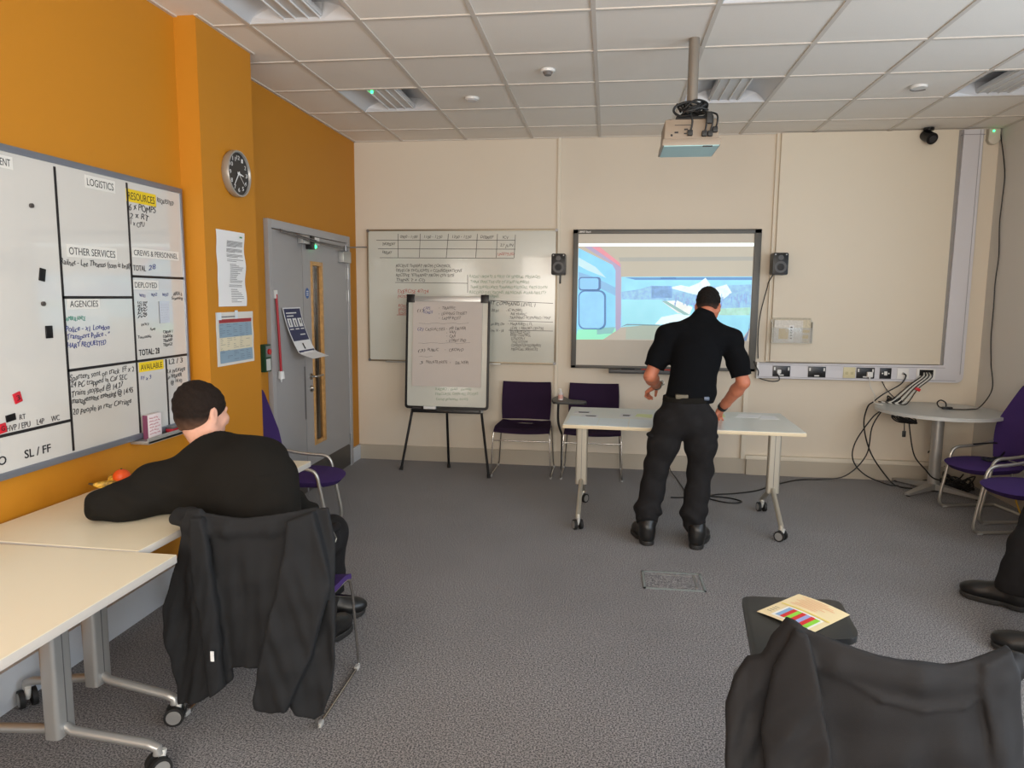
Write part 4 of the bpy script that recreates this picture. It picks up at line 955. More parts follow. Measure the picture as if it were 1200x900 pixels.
for s, u0, v0, u1 in (('REMINDERS', 512, 452, 541), ('RADIO / GAS   (smell)', 510, 457.5, 552), ('EVACUATE, OPEN ALL DOORS', 510, 463, 560), ('(and phone too)', 511, 469, 548)): ptxt(s, u0, v0, u1, 3., green_ink, off=.0122, par=fc)
q = thing('board_eraser', 'white eraser block on the flip chart shelf', 'eraser', (0, 0, 0)); p = Fb @ Vector((.80, -.006, .03)); q.location = p
b = MB(); b.box((-.055, -.02, -.006), (.055, .02, .018), .003); b.build('block', white, q); b = MB(); b.box((-.055, -.02, -.009), (.055, .02, -.006)); b.build('felt', alud, q, smooth=False)
q = thing('marker_pen', 'dark marker pen on the flip chart shelf', 'pen', Fb @ Vector((.69, -.005, .03)))
b = MB(); b.tube([(-.05, 0, 0), (.03, 0, 0)], .007, smooth=False); b.build('barrel', inkg, q); b = MB(); b.tube([(.03, 0, 0), (.055, 0, 0)], .008, smooth=False); b.build('cap', black, q)

# ================================================================== FURNITURE
def sled_chair(name, label, group=None, m=purpled, tablet=None):
    """stacking chair, sitter faces +y"""
    t = thing(name, label, 'chair', group=group)
    def bk(u, v):        # v 0 bottom .. 1 top
        x = (u-.5)*2; wv = .222+.008*math.sin(v*PI); z = .455+.345*v-.012*v*(1-x*x); y = -.185-.055*v-.03*math.sin(v*2.6)*.3+.055*x*x*(.55+.45*v)-.02*v*v
        if v < .12: y += .0
        return Vector((x*wv, y, z))
    b = MB(); b.grid(bk, 14, 14); b.build('backrest', m, t, solid=.016)
    def st(u, v):        # v 0 rear .. 1 front
        x = (u-.5)*2; wv = .225+.018*math.sin(v*PI*.6); y = -.205+.43*v; z = .440-.02*math.sin(v*PI)*(1-x*x)-.035*max(0, v-.8)**1.3*5-.012*(1-x*x); return Vector((x*wv, y, z+.03*max(0, .12-v)))
    b = MB(); b.grid(st, 14, 16); b.build('seat', m, t, solid=.02)
    b = MB(); b.grid(lambda u, v: Vector(((u-.5)*2*(.215), -.19-.004*v+.05*((u-.5)*2)**2*.55*1.0, .43+.04*v)) if abs((u-.5)*2) > 2 else Vector(((u-.5)*.43, -.196+.028*((u-.5)*2)**2, .428+.012*v)), 10, 1)
    b.build('seat_link', m, t, solid=.012)
    fr = None
    for s in (-1, 1):
        b = MB(); b.tube([(s*.228, -.19, .428), (s*.236, -.12, .424), (s*.24, .10, .416), (s*.242, .17, .412), (s*.245, .20, .395), (s*.25, .212, .34), (s*.262, .232, .06), (s*.264, .234, .02), (s*.264, .222, .0075), (s*.264, .10, .0075), (s*.262, -.18, .0075), (s*.261, -.215, .012), (s*.255, -.215, .05), (s*.235, -.205, .38), (s*.225, -.195, .425)], .0058, n=10, smooth=False)
        b.build('side_frame', chrome, t)
        for y in (.215, -.19):
            b = MB(); b.box((s*.263-.009, y-.016, 0.0), (s*.263+.009, y+.016, .018), .004); b.build('glide', mat('clear_grey_plastic', (170, 170, 168), .3), t)
    b = MB(); b.tube([(-.252, .214, .325), (.252, .214, .325)], .0055, n=10, smooth=False); b.build('cross_rod', chrome, t)
    b = MB(); b.tube([(-.24, -.15, .418), (.24, -.15, .418)], .0055, n=8, smooth=False); b.build('cross_rod', chrome, t)
    if tablet is not None:
        poly, z, s = tablet
        b = MB(); b.prism(poly, Matrix.Translation((0, 0, z-.018)), .018, bevel=.004); tb = b.build('writing_tablet', tabm, t)
        cxp, cyp = poly[0]
        b = MB(); b.tube([(s*.27, .10, .38), (s*.30, .14, .50), (s*.30, .14, z-.018)], .010, n=10); b.box((s*.30-.02, .11, z-.03), (s*.30+.02, .17, z-.018)); b.tube([(s*.27, .10, .38), (s*.262, .225, .30), (s*.262, .23, .08)], .006, n=8, smooth=False); b.build('tablet_post', blackm, tb)
    return t
def rpoly(pts, r, n=5):
    out = []
    for i in range(len(pts)):
        p = Vector(pts[i]); a = Vector(pts[i-1])-p; c = Vector(pts[(i+1) % len(pts)])-p
        rr_ = min(r, a.length*.45, c.length*.45); p0 = p+a.normalized()*rr_; p1 = p+c.normalized()*rr_
        for k in range(n+1):
            t = k/n; q = p0*(1-t)**2+p*2*t*(1-t)+p1*t*t; out.append((q.x, q.y))
    return out
c1 = sled_chair('stacking_chair', 'dark purple sled-base chair against the wall beside the flip chart', 'dark purple chairs')
c1.location = (1.645, -.275, 0); c1.rotation_euler[2] = PI
tab2 = rpoly([(.05, .36), (.33, .36), (.36, .16), (.33, -.02), (.27, -.02), (.20, .18), (.06, .22)], .03)
c2 = sled_chair('stacking_chair', 'dark purple chair with a black writing tablet behind the white table', 'dark purple chairs', tablet=(tab2, .70, 1))
c2.location = (2.262, -.275, 0); c2.rotation_euler[2] = PI
q = thing('sanitiser_bottle', 'small clear pump bottle standing on the rear chair tablet', 'bottle', (1.985, -.50, .70))
b = MB(); b.cyl((0, 0, 0), (0, 0, .055), .022, n=18); b.cyl((0, 0, .055), (0, 0, .068), .022, .010, n=18); b.build('bottle_body', mat('clear_bottle', (214, 206, 204), .15, coat=.5), q)
b = MB(); b.cyl((0, 0, .012), (0, 0, .045), .0225, n=18); b.build('bottle_label', mat('pink_label', (206, 160, 150), .5), q)
b = MB(); b.cyl((0, 0, .068), (0, 0, .09), .009, n=14); b.box((-.02, -.006, .09), (.006, .006, .097), .002); b.build('cap', white, q)

def caster(par, x, y, rz=0., locked=False):
    M_ = Matrix.Translation((x, y, 0)) @ Matrix.Rotation(rz, 4, 'Z')
    b = MB()
    for s in (-1, 1): b.cyl(M_ @ Vector((0, s*.012, .035)), M_ @ Vector((0, s*.030, .035)), .035, n=24)
    w_ = b.build('caster', rubber, par)
    b = MB()
    for s in (-1, 1): b.cyl(M_ @ Vector((0, s*.0295, .035)), M_ @ Vector((0, s*.0315, .035)), .026, n=24)
    b.build('wheel_disc', alu, w_)
    b = MB(); b.tube([M_ @ Vector((0, 0, .035)), M_ @ Vector((-.012, 0, .06)), M_ @ Vector((-.018, 0, .085))], .011, n=10, smooth=False); b.build('caster_stem', mat('stem_white', (196, 196, 192), .4), w_)
def fold_table(name, label, cat, L_, D_, top, edge, zt, legx, colz, footr, leg_m, bar_z=.10, th=.025):
    """long side along local x, column legs at +-legx, feet along y"""
    t = thing(name, label, cat)
    b = MB(); b.box((-L_/2, -D_/2, zt-th), (L_/2, D_/2, zt-.002), .002); tp = b.build('tabletop', edge, t)
    b = MB(); b.box((-L_/2+.001, -D_/2+.001, zt-.002), (L_/2-.001, D_/2-.001, zt)); b.build('laminate', top, tp, smooth=False)
    for s in (-1, 1):
        b = MB(); X = s*legx
        b.prism(rr(-.042, -.028, .042, .028, .014), Matrix.Translation((X, 0, colz)), zt-th-colz-.0); lg = b.build('leg', leg_m, t)
        b = MB()
        for q_ in (-1, 1): b.box((X-.0015, q_*.0285-.001, colz+.02), (X+.0015, q_*.0285+.001, zt-th-.01))
        b.build('groove', alud, lg, smooth=False)
        b = MB(); b.box((X-.014, -.033, zt-th-.045), (X+.014, .033, zt-th), .003); b.box((X-.05, -.16, zt-th-.012), (X+.05, .16, zt-th), .002); b.build('tilt_bracket', blackm, lg)
        for q_ in (-1, 1):
            b = MB(); y0 = q_*.02; ye = q_*footr
            b.tube([(X, y0, colz+.03), (X, y0+q_*(footr*.08), colz+.012), (X, ye-q_*.03, bar_z+.012), (X, ye, bar_z), (X, ye, .075)], .0165, n=12, smooth=False); b.build('foot_bar', leg_m, lg)
            caster(lg, X, ye, [.4, -.6, .9, .2][(s > 0)*2+(q_ > 0)]+PI/2)
    b = MB(); b.box((-legx, -.015, zt-th-.04), (legx, .015, zt-th-.005), .002); b.build('stretcher', blackm, t)
    return t
ft = fold_table('meeting_table', 'white topped folding table on wheels by the standing man', 'table', 1.55, .78, tablem, edgem, .735, .665, .235, .33, mat('satin_leg', (186, 180, 166), .35, .5))
ft.location = (2.872, -1.50, 0); ft.rotation_euler[2] = math.radians(-1.2)
d1 = fold_table('desk', 'nearest cream topped desk on wheels along the orange wall', 'desk', 1.60, .80, deskm, mat('desk_edge_grey', (196, 190, 182), .4), .73, .72, .115, .35, alu, .095, .028)
d1.location = (.585, -5.272, 0); d1.rotation_euler[2] = math.radians(90)
d2 = fold_table('desk', 'cream topped desk on wheels the seated man leans on', 'desk', 1.32, .68, deskm, mat('desk_edge_grey', (196, 190, 182), .4), .73, .475, .13, .31, alu, .095, .028)
d2.location = (.517, -3.792, 0); d2.rotation_euler[2] = math.radians(88.6)
for o in (d1, d2): o['group'] = 'desks along the orange wall'

# papers on the folding table
ZT = .735
def flat(name, label, cat, pix, m, z=ZT, th=.0008, group=None):
    P_ = [atZ(u, v, z) for u, v in pix]; c = sum(P_, Vector())/len(P_); t = thing(name, label, cat, (c.x, c.y, z), 0, group)
    b = MB(); b.prism([(p.x-c.x, p.y-c.y) for p in P_], Matrix.Identity(4), th); b.build('sheet', m, t, smooth=False); return t
blue_paper = mat('cool_paper', (212, 222, 226), .6)
G = 'papers on the folding table'
for k, (pix, lb, m_) in enumerate(((((663, 496), (699, 498.5), (702, 490), (669, 487)), 'leftmost pale sheet near the front left corner of the white table', blue_paper),
                               (((700, 498.5), (735, 500.5), (737, 491), (703, 490)), 'pale sheet second from the left on the white table, next to the first', blue_paper),
                               (((737, 500.5), (770, 502), (772, 493), (738, 491)), 'pale sheet on the white table nearest the standing man', blue_paper),
                               (((834, 489), (850, 489), (848, 485), (836, 484.5)), 'pale yellow green sheet by the standing man right hand', mat('lime_paper', (206, 214, 150), .6)),
                               (((744, 488), (764, 490), (765, 486), (747, 485)), 'pale yellow green sheet left of the standing man', mat('lime_paper', (206, 214, 150), .6)),
                               (((862, 489), (888, 490), (893, 486), (866, 485)), 'crumpled white paper on the right half of the white table', paper),
                               (((890, 491), (913, 491.5), (908, 487.5), (893, 487)), 'white paper slip rightmost on the white table', paper))):
    flat('paper_sheet', lb, 'paper', pix, m_, group=G)
for k, (pix, lb) in enumerate(((((672, 484.5), (692, 485), (694, 482), (674, 481.5)), 'name strip lying at the back left of the white table'), (((680, 488.2), (700, 489.2), (702, 486.6), (683, 485.7)), 'printed strip in front of the back left strip on the white table'), (((725, 488.5), (738, 489), (742, 485.6), (728, 485)), 'dark edged card in the middle of the white table'))):
    t = flat('card_strip', lb, 'card', pix, mat('card_white', (206, 206, 210), .6), group='card strips on the folding table')
    P_ = [atZ(u, v, ZT)-t.location for u, v in pix]; q0 = P_[0].lerp(P_[3], .3); q1 = P_[1].lerp(P_[2], .3)
    b = MB(); b.poly([q0.lerp(q1, .3)+Vector((0, 0, .0012)), q0.lerp(q1, .85)+Vector((0, 0, .0012)), (P_[3].lerp(P_[2], .85)).lerp(P_[1], .3)+Vector((0, 0, .0012)), (P_[3].lerp(P_[2], .3)).lerp(P_[0], .3)+Vector((0, 0, .0012))]); b.build('printed_marks', inkg, t, smooth=False)

# ------------------------------------------------------------------ round table and the cable nest
rt = thing('round_table', 'grey topped round table on a silver pedestal in the far right corner', 'table', (5.08, -.42, 0))
cx, cy, r_ = 5.045, -.445, .462; zt = .70
pts = [(cx+r_*math.cos(a), min(-.02, cy+r_*math.sin(a))) for a in [2*PI*k/64 for k in range(64)]]
pp = [];
for p in pts:
    if not pp or (Vector(p)-Vector(pp[-1])).length > 1e-4: pp.append(p)
b = MB(); b.prism(pp, Matrix.Translation((0, 0, zt-.026)), .024, bevel=.006); tp = b.build('tabletop', mat('round_edge', (186, 186, 182), .4), rt, world=True)
b = MB(); b.prism([(cx+(x-cx)*.985, cy+(y-cy)*.985) for x, y in pp], Matrix.Translation((0, 0, zt-.002)), .002); b.build('laminate', mat('grey_laminate', (178, 182, 182), .3, coat=.1), tp, world=True, smooth=False)
bx_, by_ = 5.09, -.36
b = MB(); b.cyl((bx_, by_, .05), (bx_, by_, zt-.026), .045, n=28); b.build('pedestal', mat('pedestal_silver', (172, 170, 166), .4, .5), rt, world=True)
b = MB(); b.cyl((bx_, by_, zt-.04), (bx_, by_, zt-.026), .12, n=24); b.build('top_plate', blackm, rt, world=True)
for ang in (37, 123, 217, 313):
    a = math.radians(ang); d = Vector((math.cos(a), math.sin(a), 0)); n = Vector((-d.y, d.x, 0)); o = Vector((bx_, by_, 0)); L_ = .36 if ang > 100 else .30
    b = MB(); v = []
    for r0, w_, h0, h1 in ((.0, .038, .02, .075), (L_*.5, .03, .018, .05), (L_, .02, .012, .028)):
        v.append([b.bm.verts.new(o+d*r0+n*s*w_+Vector((0, 0, z))) for s, z in ((-1, h0), (1, h0), (1, h1), (-1, h1))])
    for A, B in zip(v, v[1:]):
        for k in range(4): b.bm.faces.new((A[k], A[(k+1) % 4], B[(k+1) % 4], B[k]))
    b.bm.faces.new(v[0]); b.bm.faces.new(v[-1]); ft_ = b.build('foot', mat('pedestal_silver', (172, 170, 166), .4, .5), rt, world=True, smooth=False)
    b = MB(); e_ = o+d*(L_-.02); b.cyl((e_.x, e_.y, 0), (e_.x, e_.y, .013), .014, n=12); b.build('glide', rubber, ft_, world=True)
# cables pouring out of the outlet onto the table and down to the floor
random.seed(21)
ox = s_g.location.x; oz = .96
for k in range(7):
    dx = -.02+.012*k; m_ = cabw if k in (1, 3, 5) else cabm
    wire('outlet_cable', 'black or white cable in the bunch running from the cable outlet to the round table', [(ox-.03+.01*k, -.075, oz), (ox-.06+.01*k, -.12-.01*k, oz-.03), (ox-.16+.012*k, -.15, .86-.005*k), (4.80+.018*k, -.16-.012*k, .74), (4.74+.02*k, -.15-.02*k, .7085), (4.70+.02*k, -.12-.02*k, .7085)], .0045 if m_ is cabm else .0055, m_, group='cables from the wall outlet')
def rest(x, y): return (x, y, .7)
q = thing('cable_knot', 'black tangle of plugs and cables on the left back of the round table', 'cables', (4.83, -.14, .705))
for k in range(5):
    a0 = random.random()*6; b = MB(); b.tube([(4.83+.06*math.cos(a0+j*1.1)*(.6+.5*random.random()), -.13+.035*math.sin(a0+j*1.1), .712+.05*random.random()*(j % 2)) for j in range(6)], .0055, n=7); b.build('cable_loop', cabm, q, world=True)
b = MB(); b.box((4.80, -.16, .7005), (4.87, -.12, .735), .006); b.build('adapter', cabm, q, world=True)
q = thing('red_connector', 'small red plug on the cable bunch under the outlet', 'plug', (4.98, -.19, .83)); b = MB(); b.box((-.02, -.012, -.012), (.02, .012, .012), .003); b.build('plug_body', mat('red_plastic', (196, 36, 44), .35), q); q.rotation_euler = (0, .5, 0)
xf = s_f.location.x
wire('aerial_cable', 'thick black cable from the white plate down over the left edge of the round table', [(xf, -.085, .95), (xf+.012, -.10, .93), (xf-.03, -.11, .86), (xf-.16, -.10, .77), (4.66, -.12, .705), (4.60, -.16, .66), (4.575, -.18, .50), (4.66, -.16, .25), (4.83, -.16, .02), (4.86, -.30, .008), (4.90, -.42, .03)], .006)
wire('power_lead', 'black lead curving down left of the round table to the floor', [(4.66, -.30, .655), (4.60, -.27, .58), (4.50, -.22, .36), (4.50, -.2, .20), (4.60, -.22, .08), (4.78, -.24, .010), (4.86, -.26, .0075)], .0055)
wire('floor_lead', 'black lead crossing the floor from the round table to the wheeled white table', [(4.68, -.27, .655), (4.62, -.24, .50), (4.60, -.21, .25), (4.45, -.19, .06), (4.25, -.15, .007), (4.05, -.20, .0065), (3.80, -.42, .0065), (3.62, -.62, .0065), (3.42, -.74, .0065), (3.26, -.80, .0065), (3.20, -.92, .0065), (3.34, -1.02, .0065), (3.44, -.97, .0065), (3.36, -.88, .0065), (3.20, -.86, .0065), (3.02, -.92, .0065), (2.9, -.94, .0065)], .0055)
wire('hanging_lead', 'thin black lead hanging behind the legs of the standing man to the floor', [(2.965, -.032, .9), (2.965, -.04, .5), (2.955, -.06, .25), (2.96, -.10, .05), (3.0, -.3, .007), (3.03, -.7, .0065), (3.02, -.85, .0065)], .004)
wire('white_lead', 'thin white lead hanging from the round plug to the table edge', [(s_d.location.x+.03, -.09, .90), (s_d.location.x+.035, -.10, .84), (s_d.location.x+.07, -.12, .76), (4.62, -.25, .715), (4.68, -.28, .7055)], .0035, cabw)
wire('under_table_lead', 'black lead dropping from under the round table to the cable heap', [(4.80, -.50, .66), (4.82, -.51, .50), (4.87, -.50, .32), (4.98, -.46, .20), (5.05, -.46, .13), (5.2, -.45, .10)], .0055)
wire('wall_lead', 'black lead hanging behind the right half of the round table', [(5.23, -.2, .67), (5.21, -.16, .5), (5.18, -.14, .36), (5.12, -.15, .28)], .0055)
wire('thin_lead', 'short black lead slanting below the trunking to the round table', [(s_e.location.x-.01, -.03, .872), (4.78, -.08, .80), (4.86, -.12, .715)], .004)
q = thing('coiled_cable', 'coil of black cable hung under the left edge of the round table', 'cables', (4.76, -.48, .62))
for k in range(6): b = MB(); b.tube([(4.76+.085*math.cos(a+k)*(1+.08*math.sin(k*3+a)), -.50-.015*k+.03*math.sin(a), .632+.036*math.sin(a+k*.5)) for a in [j*PI/5 for j in range(9)]], .0055, n=7); b.build('coil_loop', cabm, q, world=True)
b = MB(); b.tube([(4.76, -.53, .60), (4.765, -.53, .53)], .004, n=6); b.box((4.752, -.54, .48), (4.776, -.52, .53), .004); b.build('dangling_plug', cabm, q, world=True)
q = thing('cable_heap', 'heap of black cables and adapters on the floor under the round table', 'cables', (5.18, -.35, 0))
for k in range(16):
    a0 = random.random()*6; b = MB(); cx_, cy_ = 5.16+.17*random.random(), -.18-.16*random.random(); R0 = .07+.08*random.random(); zz = .01+.09*random.random()
    b.tube([(cx_+R0*math.cos(a0+j*.9), cy_+R0*.8*math.sin(a0+j*.9), max(.007, zz+.04*math.sin(j*1.7+k))) for j in range(8)], .0058, n=7); b.build('cable_loop', cabm, q, world=True)
b = MB(); b.box((5.2, -.30, .001), (5.34, -.22, .05), .006); b.build('adapter', cabm, q, world=True)
q = thing('earphone_loop', 'small black looped lead with a plug on the right of the round table', 'cable', (5.12, -.42, .70))
b = MB(); b.tube([(5.13, -.40, .706), (5.08, -.38, .712), (5.065, -.37, .745), (5.095, -.36, .765), (5.13, -.37, .745), (5.115, -.41, .712)], .0055, n=7); b.build('lead_loop', cabm, q, world=True)
b = MB(); b.box((5.085, -.435, .7005), (5.16, -.405, .72), .005); b.build('plug_body', cabm, q, world=True)

# ------------------------------------------------------------------ purple armchairs with tube frames
def armchair(label, m=purple):
    t = thing('armchair', label, 'chair', group='purple armchairs')
    def ov(u, v, top):
        a = 2*PI*u; r = v; ex = .235; ey = .235
        x = ex*math.copysign(abs(math.cos(a))**.8, math.cos(a))*r; y = .085+ey*math.copysign(abs(math.sin(a))**.8, math.sin(a))*r
        return Vector((x, y, .395+(.016*(1-r**4) if top else -.052*(1-r**8))-.02*(y/.32)**2*(y > 0)))
    b = MB(); b.grid(lambda u, v: ov(u, v, 1), 40, 8); b.grid(lambda u, v: ov(u, v, 0), 40, 8); bmesh.ops.remove_doubles(b.bm, verts=b.bm.verts, dist=.0008); b.build('seat', m, t)
    def bk(u, v):
        x = (u-.5)*2; wv = .165+.075*math.sin(min(1, v/.42)*PI/2) if v < .42 else .24-.17*((v-.42)/.58)**1.15
        wv -= .05*max(0, v-.93)/.07
        return Vector((x*wv, -.165-.12*v+.04*x*x-.02*math.sin(v*PI), .40+.60*v))
    b = MB(); b.grid(bk, 14, 24); b.build('backrest', m, t, solid=.022)
    tb = mat('tube_silver', (176, 172, 164), .3, .7)
    for s in (-1, 1):
        X = s*.212
        b = MB(); b.tube([(X, -.19, .53), (X, -.15, .515), (X, -.05, .492), (X, .06, .478), (X, .12, .474), (X, .165, .458), (X, .188, .42), (X, .20, .36), (X, .238, .16), (X, .25, .08), (X, .246, .035), (X, .22, .014), (X, .16, .0115), (X, -.08, .0115), (X, -.20, .0115)], .0115, n=12); b.build('side_frame', tb, t)
        b = MB(); b.box((X-.012, .19, 0), (X+.012, .225, .014), .003); b.build('glide', mat('clear_grey_plastic', (170, 170, 168), .3), t)
    for pts, r_ in (([(-.212, .03, .355), (.212, .03, .355)], .010), ([(-.212, -.20, .0115), (.212, -.20, .0115)], .0115), ([(-.212, .20, .352), (.212, .20, .352)], .009), ([(-.212, -.19, .53), (.212, -.19, .53)], .009)):
        b = MB(); b.tube(pts, r_, n=8, smooth=False); b.build('cross_tube', tb, t)
    return t
r2 = armchair('purple armchair by the round table with cables lying on its seat'); r2.location = (5.22, -1.0, 0); r2.rotation_euler[2] = math.radians(102)
r1 = copy_tree(r2); r1.location = (5.155, -1.66, 0); r1.rotation_euler[2] = math.radians(102); r1['label'] = 'purple armchair at the right edge, nearer than the one by the round table'
r3 = copy_tree(r2); r3.location = (.335, -2.15, 0); r3.rotation_euler[2] = math.radians(-80); r3['label'] = 'purple armchair by the grey door, partly hidden behind the seated man'
r4 = copy_tree(r2); r4.location = (5.10, -2.95, 0); r4.rotation_euler[2] = math.radians(90); r4['label'] = 'purple armchair under the person whose legs enter at the right edge'
q = thing('seat_cable', 'tangle of dark cable lying on the seat of the far purple armchair', 'cables', (5.22, -1.0, .41))
for k in range(6):
    b = MB(); b.tube([(5.22+.09*math.cos(j*.9+k)*(1-.05*k), -1.0+.05*math.sin(j*.9+k*1.3), .4165+.012*((j+k) % 2)) for j in range(7)], .0055, n=7); b.build('cable_loop', cabm if k % 2 else mat('cable_blue_black', (28, 34, 52), .4), q, world=True)
b = MB(); b.tube([(5.27, -.95, .4165), (5.37, -.84, .47), (5.33, -.80, .505), (5.15, -.82, .495)], .0055, n=7); b.build('cable_loop', cabm, q, world=True)
wire('yellow_lead', 'yellow lead on the floor under the near purple armchair', [(5.17, -1.36, .33), (5.19, -1.36, .22), (5.24, -1.37, .10), (5.33, -1.38, .02), (5.45, -1.40, .007)], .006, mat('yellow_cable', (196, 156, 50), .5))

# floor box
P4 = [atZ(u, v, 0) for u, v in ((750, 671), (822, 673), (828, 693), (752, 691))]
q = thing('floor_box', 'rectangular floor socket lid set in the carpet', 'floor box', (2.765, -2.64, 0))
b = MB(); xa, xb, ya, yb2 = 2.60, 2.935, -2.765, -2.515
for lo, hi in (((xa, ya, .0005), (xb, ya+.012, .005)), ((xa, yb2-.012, .0005), (xb, yb2, .005)), ((xa, ya, .0005), (xa+.012, yb2, .005)), ((xb-.012, ya, .0005), (xb, yb2, .005))): b.box(lo, hi)
b.build('rim', mat('floor_box_metal', (150, 158, 156), .4, .3), q, world=True, smooth=False)
b = MB(); b.box((xa+.014, ya+.014, .0005), (xb-.014, yb2-.014, .003)); ld = b.build('lid', carpetm, q, world=True, smooth=False)
b = MB(); b.box((xa+.05, yb2-.045, .003), (xb-.06, yb2-.040, .0045)); b.box((xa+.12, yb2-.052, .003), (xa+.16, yb2-.042, .0048)); b.box((xb-.05, ya+.03, .003), (xb-.035, yb2-.03, .0045)); b.build('handle_slot', alu, ld, world=True, smooth=False)

# ------------------------------------------------------------------ things on the near desk
fx, fy = .25, -3.745; fz = .7305
q = thing('orange', 'bright orange fruit on the desk below the whiteboard', 'fruit', (fx+.01, fy, fz+.012))
b = MB(); b.sph((0, 0, .034), .036, (1, 1, .93), n=24); b.build('peel', mat('orange_peel', (226, 84, 24), .45, bump=.5, bscale=180), q); b = MB(); b.cyl((0, 0, .066), (0, 0, .071), .004, n=8); b.build('stem', mat('stem_green', (70, 80, 30), .7), q)
ban = mat('banana_skin', (206, 160, 60), .5, var=.75, vscale=42)
for k, (ox_, oy_, a) in enumerate(((-.0, -.055, .2), (.045, -.0, 1.6), (-.04, .05, 2.7))):
    q = thing('banana', ['spotted ripe banana nearest in front of the orange', 'spotted ripe banana at the side of the orange towards the seated man', 'spotted ripe banana behind the orange by the wall'][k], 'fruit', (fx+ox_, fy+oy_, fz), a, 'bananas round the orange')
    b = MB(); F_ = [(-.075, .0, .024), (-.055, .008, .02), (-.02, .022, .019), (.02, .024, .019), (.055, .010, .02), (.075, -.006, .024)]
    rad = [.006, .014, .018, .018, .014, .005]; ring = []
    for (x, y, z), r in zip(F_, rad): ring.append([b.bm.verts.new((x, y+r*math.cos(2*PI*j/8), z+r*math.sin(2*PI*j/8))) for j in range(8)])
    for A, B in zip(ring, ring[1:]):
        for j in range(8): b.bm.faces.new((A[j], A[(j+1) % 8], B[(j+1) % 8], B[j]))
    b.bm.faces.new(ring[0]); b.bm.faces.new(ring[-1]); b.build('peel', ban, q)
    b = MB(); b.cyl((-.093, -.006, .03), (-.073, .001, .0235), .004, .006, n=8); b.build('stem', mat('banana_tip', (70, 52, 26), .7), q)
q = thing('pen', 'black and white pen on the desk beside the bananas', 'pen', (.31, -3.63, fz+.007), .9)
b = MB(); b.tube([(-.06, 0, 0), (.03, 0, 0)], .006, smooth=False); b.build('barrel', white, q); b = MB(); b.tube([(.03, 0, 0), (.07, 0, 0)], .0065, smooth=False); b.build('cap', black, q)
# ================================================================== FRONT CHAIRS
ch1 = sled_chair('stacking_chair', 'dark purple sled-base chair with a dark jacket over its back, under the seated man', 'dark purple chairs', purple)
ch1.location = (1.088, -4.03, 0); ch1.rotation_euler[2] = math.radians(.8)
tab1 = rpoly([(-.27, .235), (-.02, .225), (.045, .06), (.03, .0), (-.13, .0), (-.30, -.28), (-.335, -.24)], .03)
ch2 = sled_chair('stacking_chair', 'dark purple chair with a black writing tablet in the foreground under a grey jacket', 'dark purple chairs', purple)
ch2.location = (3.035, -4.735, 0)
P_ = [atZ(u, v, .70) for u, v in ((869, 698), (984, 703), (1006, 741), (1003, 748), (950, 751), (912, 792), (886, 794))]
poly_ = [(p.x-3.035, p.y+4.735) for p in P_][::-1]
b = MB(); b.prism(rpoly(poly_, .028), Matrix.Translation((0, 0, .682)), .018, bevel=.004); tb = b.build('writing_tablet', tabm, ch2)
p5 = P_[6]; sx, sy = p5.x-3.035+.03, p5.y+4.735+.10
b = MB(); b.tube([(-.262, .225, .10), (-.262, .222, .40), (-.27, .18, .52), (sx+.02, sy, .60), (sx+.02, sy, .682)], .009, n=10); b.box((sx-.01, sy-.03, .668), (sx+.05, sy+.03, .682)); b.build('tablet_post', chrome, tb)
# printed card on the tablet
P_ = [atZ(u, v, .7015) for u, v in ((887, 717), (936, 696.5), (996, 721), (949, 744))]
q = thing('printed_leaflet', 'cream leaflet with a red, green and blue table lying on the foreground tablet', 'leaflet', (P_[0].x, P_[0].y, .7005))
def qp(s, t_, z=0.): return P_[0]*(1-s)*(1-t_)+P_[1]*s*(1-t_)+P_[2]*s*t_+P_[3]*(1-s)*t_+Vector((0, 0, z))
lm = mat('leaflet_cream', (232, 214, 170), .5)
b = MB(); b.grid(lambda s, t_: qp(s, t_, .0015+.004*math.sin(t_*PI)), 4, 6); sh = b.build('sheet', lm, q, world=True, solid=.0008)
P2 = [atZ(u, v, .7012) for u, v in ((946, 744), (980, 727), (1000, 722), (962, 740))]
def lp(name, s0, s1, t0, t1, m_, z=.0012):
    b = MB(); b.grid(lambda a, c: qp(s0+(s1-s0)*a, t0+(t1-t0)*c, .0015+.004*math.sin((t0+(t1-t0)*c)*PI)+z), 2, 3); return b.build(name, m_, q, world=True, smooth=False)
lp('white_panel', .06, .48, .22, .90, mat('leaflet_white', (238, 236, 230), .5), .001)
cols = [(130, 170, 210), (206, 34, 40), (140, 210, 60), (206, 34, 40), (150, 164, 214), (206, 34, 40), (140, 210, 60)]
for k, c_ in enumerate(cols): lp('coloured_row', .10, .44, .27+k*.085, .27+(k+1)*.085, mat('print_%d_%d_%d' % c_, c_, .5), .0016)
for k in range(7): lp('printed_line', .62+.05*k, .63+.05*k, .14+.05*(k % 3), .62+.25*random.random(), mat('salmon_print', (226, 150, 110), .5), .0014)
for k in range(4): lp('printed_line', .14+.06*k, .15+.06*k, .08, .17, inkg, .0014)
lp('fold_line', .50, .53, .05, .97, mat('leaflet_yellow_line', (232, 214, 110), .5), .0014)

